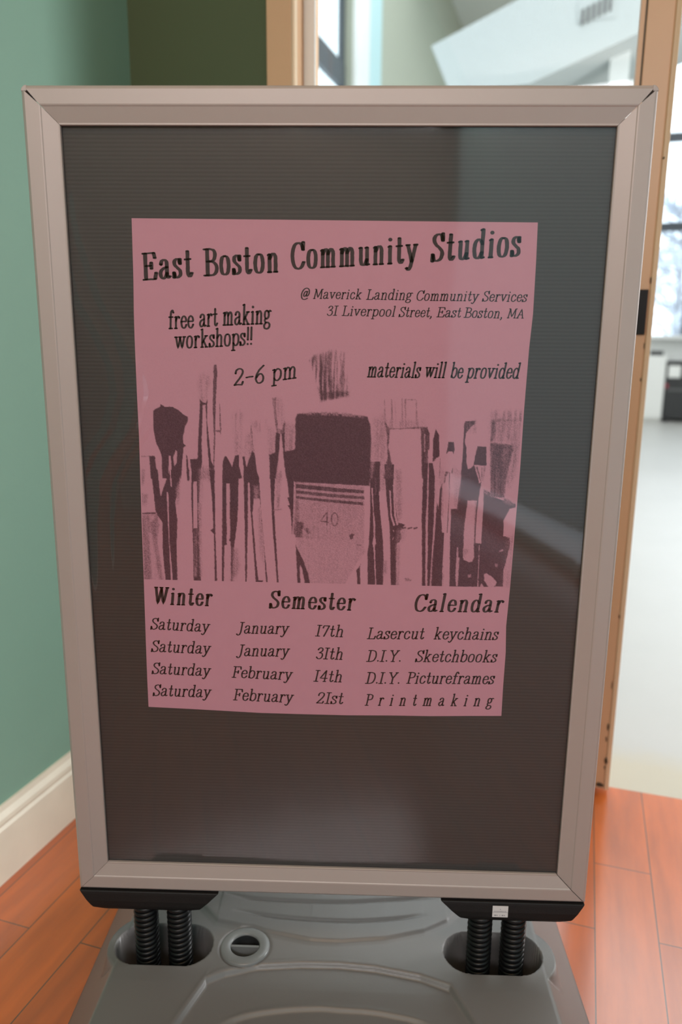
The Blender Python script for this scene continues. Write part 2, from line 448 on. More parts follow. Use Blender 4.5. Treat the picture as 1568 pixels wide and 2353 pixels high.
MB().box(-.3, .3, -.178, -.171, .40, .43).build('drawer_rail', M['slate'], eq)
for x in (-.28, .28):
    for y in (-.12, .15):
        MB().lathe([(.0, 0), (.02, 0), (.025, .01), (.025, .04), (.02, .05), (0, .05)], (x, y, 0), 12).build('caster', M['dark'], eq)
o = MB().box(-.31, -.16, -.19, -.172, .565, .72).build('white_panel', M['white_box'], eq, bevel=.01); o['label'] = 'white square panel'
o = MB().box(-.327, -.30, -.185, -.171, .44, .485).build('red_handle', M['red'], eq, bevel=.004); o['label'] = 'small red handle'

# outdoors
structure(room_box('ground_snow', -16, 30, VF+.4, 50, -0.6, -0.5, M['snow']))
def tree(u, v, h, seed):
    r = random.Random(seed)
    root = empty('bare_tree', RM @ Vector((u, v, -0.5)), 0)
    mb = MB(); mb.tube([(0, 0, 0), (.05, 0, h*.3), (.0, .05, h*.6), (.03, 0, h)], [.14, .11, .07, .02], 8)
    tw = MB()
    for i in range(34):
        z = h*(.2+.8*i/34); a = r.uniform(0, 2*PI); L = r.uniform(.5, 1.0)*h*.28*(1.15-z/h*.7)
        p1 = Vector((math.cos(a)*L, math.sin(a)*L, z+L*.5)); p0 = Vector((.02, 0, z))
        mb.tube([p0, p0.lerp(p1, .5)+Vector((0, 0, -.05)), p1], [.035, .022, .008], 5)
        for k in range(14):
            q = p0.lerp(p1, r.uniform(.3, 1)); d = Vector((r.uniform(-1, 1), r.uniform(-1, 1), r.uniform(-.2, 1)))*.5
            tw.tube([q, q+d*.5, q+d], [.02, .016, .006], 4)
    mb.build('trunk', M['bark'], root, smooth=True); tw.build('twigs', M['snow_twigs'], root)
    return root
tag(tree(1.9, 16.0, 4.8, 3), 'frosted bare tree outside the far window, on the left', 'tree', None)
tag(tree(3.2, 18.5, 5.6, 5), 'frosted bare tree outside the far window, further to the right', 'tree', None)

WORDS = [["printed_title","East",-215.6,1000.0,-160.4,1004.3,27.9,0.0,2],["printed_title","Boston",-145.7,1005.1,-63.7,1009.8,27.8,0.0,2],["printed_title","Community",-48.7,1012.7,90.2,1020.9,27.1,0.0,2],["printed_title","Studios",106.9,1022.0,202.5,1028.5,27.7,0.03,2],["printed_address","@",-39.0,981.0,-29.3,981.1,11.3,0.2,0],["printed_address","Maverick",-24.4,981.2,29.2,981.1,10.0,0.2,0],["printed_address","Landing",35.1,980.7,85.6,980.6,10.5,0.2,0],["printed_address","Community",90.4,980.1,159.1,980.0,10.3,0.2,0],["printed_address","Services",164.4,979.8,213.1,979.7,10.5,0.2,0],["printed_address","3I",-9.2,962.9,2.1,963.2,10.1,0.2,0],["printed_address","Liverpool",8.0,963.0,67.1,962.5,10.4,0.2,0],["printed_address","Street,",72.0,962.3,109.0,962.2,10.2,0.2,0],["printed_address","East",114.3,962.4,140.6,962.2,10.2,0.2,0],["printed_address","Boston,",144.9,962.2,187.6,961.6,10.4,0.2,0],["printed_address","MA",192.9,961.9,211.3,961.8,9.9,0.2,0],["printed_workshop_line","free",-189.2,947.0,-160.8,948.2,18.7,0.05,1],["printed_workshop_line","art",-153.8,949.3,-133.4,950.9,19.1,0.05,1],["printed_workshop_line","making",-127.0,951.4,-72.6,953.8,20.0,0.05,1],["printed_workshop_line","workshops!!",-182.6,924.9,-94.2,930.1,18.4,0.05,1],["printed_hours","2-6",-116.1,883.4,-80.8,887.7,18.7,0.08,1],["printed_hours","pm",-71.8,889.3,-43.2,893.5,18.6,0.05,1],["printed_materials_line","materials",37.5,895.3,97.0,895.0,16.1,0.17,1],["printed_materials_line","will",102.9,895.5,125.7,895.3,16.1,0.17,1],["printed_materials_line","be",132.1,895.4,145.4,895.0,16.0,0.17,1],["printed_materials_line","provided",150.4,895.1,209.4,895.4,16.0,0.17,1],["printed_calendar_heading|a","Winter",-221.2,617.2,-149.7,616.1,21.4,0.12,2],["printed_calendar_heading|b","Semester",-77.3,615.0,25.9,614.0,21.3,0.12,2],["printed_calendar_heading|c","Calendar",98.9,614.1,205.5,615.1,21.1,0.16,2],["printed_day|0","Saturday",-226.0,584.2,-153.9,582.0,14.3,0.2,0],["printed_month|0","January",-118.7,581.0,-55.6,581.5,14.2,0.2,0],["printed_date|0","I7th",-21.2,579.4,12.7,579.0,14.2,0.2,0],["printed_workshop|0","Lasercut",42.8,577.1,111.7,578.3,14.2,0.2,0],["printed_workshop|0","keychains",124.5,578.5,202.2,579.3,14.2,0.2,0],["printed_day|1","Saturday",-226.5,554.5,-153.6,553.0,14.5,0.2,0],["printed_month|1","January",-119.3,551.1,-55.2,551.7,14.5,0.2,0],["printed_date|1","3Ith",-20.8,549.5,12.4,549.1,14.5,0.2,0],["printed_workshop|1","D.I.Y.",42.7,547.2,84.7,547.9,14.4,0.2,0],["printed_workshop|1","Sketchbooks",103.0,548.3,202.1,549.9,14.3,0.2,0],["printed_day|2","Saturday",-227.0,524.8,-154.5,523.2,14.6,0.2,0],["printed_month|2","February",-126.0,522.1,-51.6,520.3,14.6,0.2,0],["printed_date|2","I4th",-23.2,519.2,11.7,518.9,14.6,0.2,0],["printed_workshop|2","D.I.Y.",41.8,517.8,83.9,518.4,14.6,0.2,0],["printed_workshop|2","Pictureframes",92.8,519.0,200.4,520.9,14.6,0.2,0],["printed_day|3","Saturday",-227.0,494.9,-154.7,494.2,14.8,0.2,0],["printed_month|3","February",-125.0,491.4,-50.6,489.6,14.8,0.2,0],["printed_date|3","2Ist",-20.1,489.2,13.0,489.4,14.8,0.2,0],["printed_workshop|3","Printmaking",41.5,488.0,200.4,491.0,14.8,0.2,-1]]
